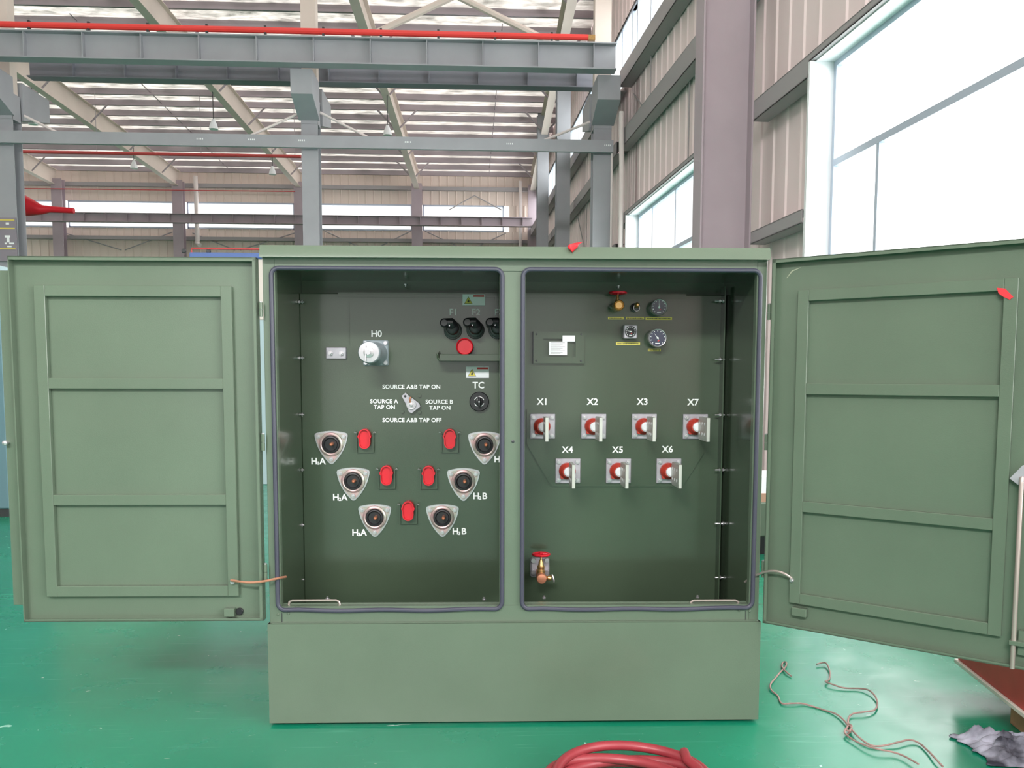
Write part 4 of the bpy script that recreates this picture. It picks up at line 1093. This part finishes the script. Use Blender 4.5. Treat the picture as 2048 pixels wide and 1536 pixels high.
MB().lathe([(.009, 0), (.009, .006), (.005, .012)], seg=10).build('strap_bolt', M['zinc'], DR, loc=(bq[0], -.022, bq[1]-.004))

# ------------------------------------------------------------------ loose things
def world_of(x, y, z): return TM @ Vector((x, y, z))
# red scrap on the lid
k = .00195; x, z = C(1147, 494, -.022)
bm = bmesh.new()
outl = [((-12, 1), (-6, 4), (4, 3), (9, 4)), ((-10, -3), (-6, -1), (3, -1), (8, 0)), ((-5, -7), (-3, -5), (1, -5), (4, -4)), ((-2, -11), (-1.6, -10), (-1.2, -9.6), (-.8, -9))]
gr = [[bm.verts.new((px_*k, -.002-.006*math.sin(.6*r_i+.8*c_i), pz_*k)) for c_i, (px_, pz_) in enumerate(row)] for r_i, row in enumerate(outl)]
up_ = [bm.verts.new((px_*k, .008-.004*c_i, (pz_+3.5)*k)) for c_i, (px_, pz_) in enumerate(((-8, 2), (0, 4), (8, 5), (17, 6)))]
gr = [up_]+gr
for i in range(len(gr)-1):
    for j in range(3): bm.faces.new((gr[i][j], gr[i+1][j], gr[i+1][j+1], gr[i][j+1]))
o = MB().addbm(bm).build('tape_scrap', M['tape'], loc=world_of(x, -.022, z), rz=RZ)
sd = o.modifiers.new('t', 'SOLIDIFY'); sd.thickness = .001
tag(o, 'scrap of bright red tape curling over the front edge of the cabinet lid', 'tape')
q = DC(2010, 586, -.024); w_ = DM @ Vector((q[0], -.024, q[1]))
o = MB().prism([(-.024, .018), (.0, .014), (.024, -.014), (.014, -.022), (-.004, -.012), (-.018, .0)], -.001, .0005).build('tape_scrap', M['tape'], loc=w_, rz=RZ-phi)
tag(o, 'short strip of bright red tape stuck on the right-hand door frame', 'tape')
# red hose
c = atZ(1245, 1500); cxh, cyh = c.x, 0
far_ = atZ(1245, 1489).y
pts = []; N = 4*48
for i in range(N+1):
    t = i/N; an = 2*math.pi*4*t+.6; k = i//48
    off = [(0, 0), (.035, .012), (-.03, -.004), (.012, .03)][min(k, 3)]; fr_ = (i % 48)/48; nx_ = [(0, 0), (.035, .012), (-.03, -.004), (.012, .03), (.0, .0)][min(k+1, 4)]
    ox_ = off[0]*(1-fr_)+nx_[0]*fr_; oy_ = off[1]*(1-fr_)+nx_[1]*fr_
    r = .222+.012*math.sin(3.1*t*2*math.pi)
    pts.append((ox_*1.6+r*1.1*math.cos(an), oy_*1.3-.03+r*.95*math.sin(an), 0.017+.022*t*3+.006*math.sin(9*t*2*math.pi)))
o = MB().tube(pts, .0165, 14).build('air_hose', M['hose'], loc=(cxh-.055, far_-.385, 0)); tag(o, 'coiled thick red rubber hose lying on the green floor at the bottom edge', 'hose')
# string
def zpt(a, b): return (1480+a*.297, 1080+b*.297)
def spline(pts, sub=6):
    out = []
    for i in range(len(pts)-1):
        p0 = pts[max(i-1, 0)]; p1 = pts[i]; p2 = pts[i+1]; p3 = pts[min(i+2, len(pts)-1)]
        for k in range(sub):
            t = k/sub
            out.append(.5*((2*p1)+(-p0+p2)*t+(2*p0-5*p1+4*p2-p3)*t*t+(-p0+3*p1-3*p2+p3)*t**3))
    out.append(pts[-1]); return out
strands = [[(345, 925), (305, 895), (282, 858), (290, 828), (312, 835), (305, 868), (272, 895), (235, 940), (205, 985), (210, 1020), (255, 1055), (280, 1108), (350, 1114), (430, 1112), (560, 1148), (650, 1185), (715, 1245), (745, 1290), (722, 1315)],
           [(515, 850), (575, 845), (603, 895), (600, 950), (575, 970), (620, 990), (700, 1008), (800, 1012), (865, 1030), (910, 1070), (925, 1115), (905, 1160), (840, 1178), (755, 1188), (728, 1225), (745, 1285), (800, 1350), (880, 1396), (960, 1400), (1060, 1385), (1140, 1366), (1205, 1380), (1265, 1435), (1310, 1490), (1365, 1545)],
           [(742, 1270), (712, 1300), (708, 1325), (770, 1370), (850, 1412), (930, 1438), (1030, 1450), (1110, 1480), (1200, 1540)],
           [(735, 1270), (752, 1290), (738, 1312), (716, 1306), (728, 1282), (748, 1300), (735, 1320)]]
base = atZ(*zpt(730, 1290)); f = MB()
for k, st in enumerate(strands):
    pp = [atZ(*zpt(*q)) for q in st]; pp = [Vector((p.x-base.x, p.y-base.y, .006+.004*k+.003*math.sin(i*1.7))) for i, p in enumerate(pp)]
    f.tube(spline(pp), .0036, 6)
o = f.build('string', M['rope'], loc=(base.x, base.y, 0)); tag(o, 'tangled thin pinkish string knotted in the middle on the green floor', 'string')
# rag
c = atZ(2068, 1512); bm = bmesh.new(); n = 46; gr = []
for i in range(n+1):
    row = []
    for j in range(n+1):
        a_, b_ = (i/n-.5)*2, (j/n-.5)*2
        rr = max(abs(a_), abs(b_)); x = a_*.20*(1+.15*noise.noise(Vector((a_*1.5, b_*1.5, 3)))); y = b_*.13*(1+.2*noise.noise(Vector((a_, b_*2, 7))))+a_*-.05
        fold = abs(noise.noise(Vector((a_*2.2, b_*3.4, 1))))*.085+abs(noise.noise(Vector((a_*6, b_*5, 5))))*.035
        row.append(bm.verts.new((x+.02*noise.noise(Vector((a_*5, b_*5, 9))), y, .004+fold*(1-rr**4)+.03*(1-rr)+.004)))
    gr.append(row)
for i in range(n):
    for j in range(n): bm.faces.new((gr[i][j], gr[i+1][j], gr[i+1][j+1], gr[i][j+1]))
o = MB().addbm(bm).build('rag', M['rag'], loc=(c.x, c.y, 0), sharp=3)
sd = o.modifiers.new('t', 'SOLIDIFY'); sd.thickness = .004
tag(o, 'crumpled dark grey and white cloth rag on the floor in the bottom corner', 'cloth')
# red steel box on wood
p0 = atZ(2048, 1432, .12); p1 = atZ(1925, 1334, .12)
dd = Vector((p1.x-p0.x, p1.y-p0.y)); an = math.atan2(dd.x, dd.y); L = dd.length+.55
rb = thing('steel_crate', 'red painted steel crate raised on wood blocks under the right door', 'crate', (p1.x, p1.y, 0), -an)
MB().box(0, .8, -L, .05, .135, .46, .004).build('crate_body', M['red_steel'], rb)
MB().box(-.012, .82, -L-.01, .06, .12, .137, .002).build('bottom_rim', M['cream'], rb)
for (tt, lab) in ((-dd.length*.70, 'wood block propping up the red steel crate'),):
    w_ = rb.matrix_basis @ Vector((.06, tt, 0))
    o = MB().box(0, .14, -.07, .07, 0, .12, .004).build('wood_block', M['wood'], loc=w_, rz=-an); tag(o, lab, 'block')
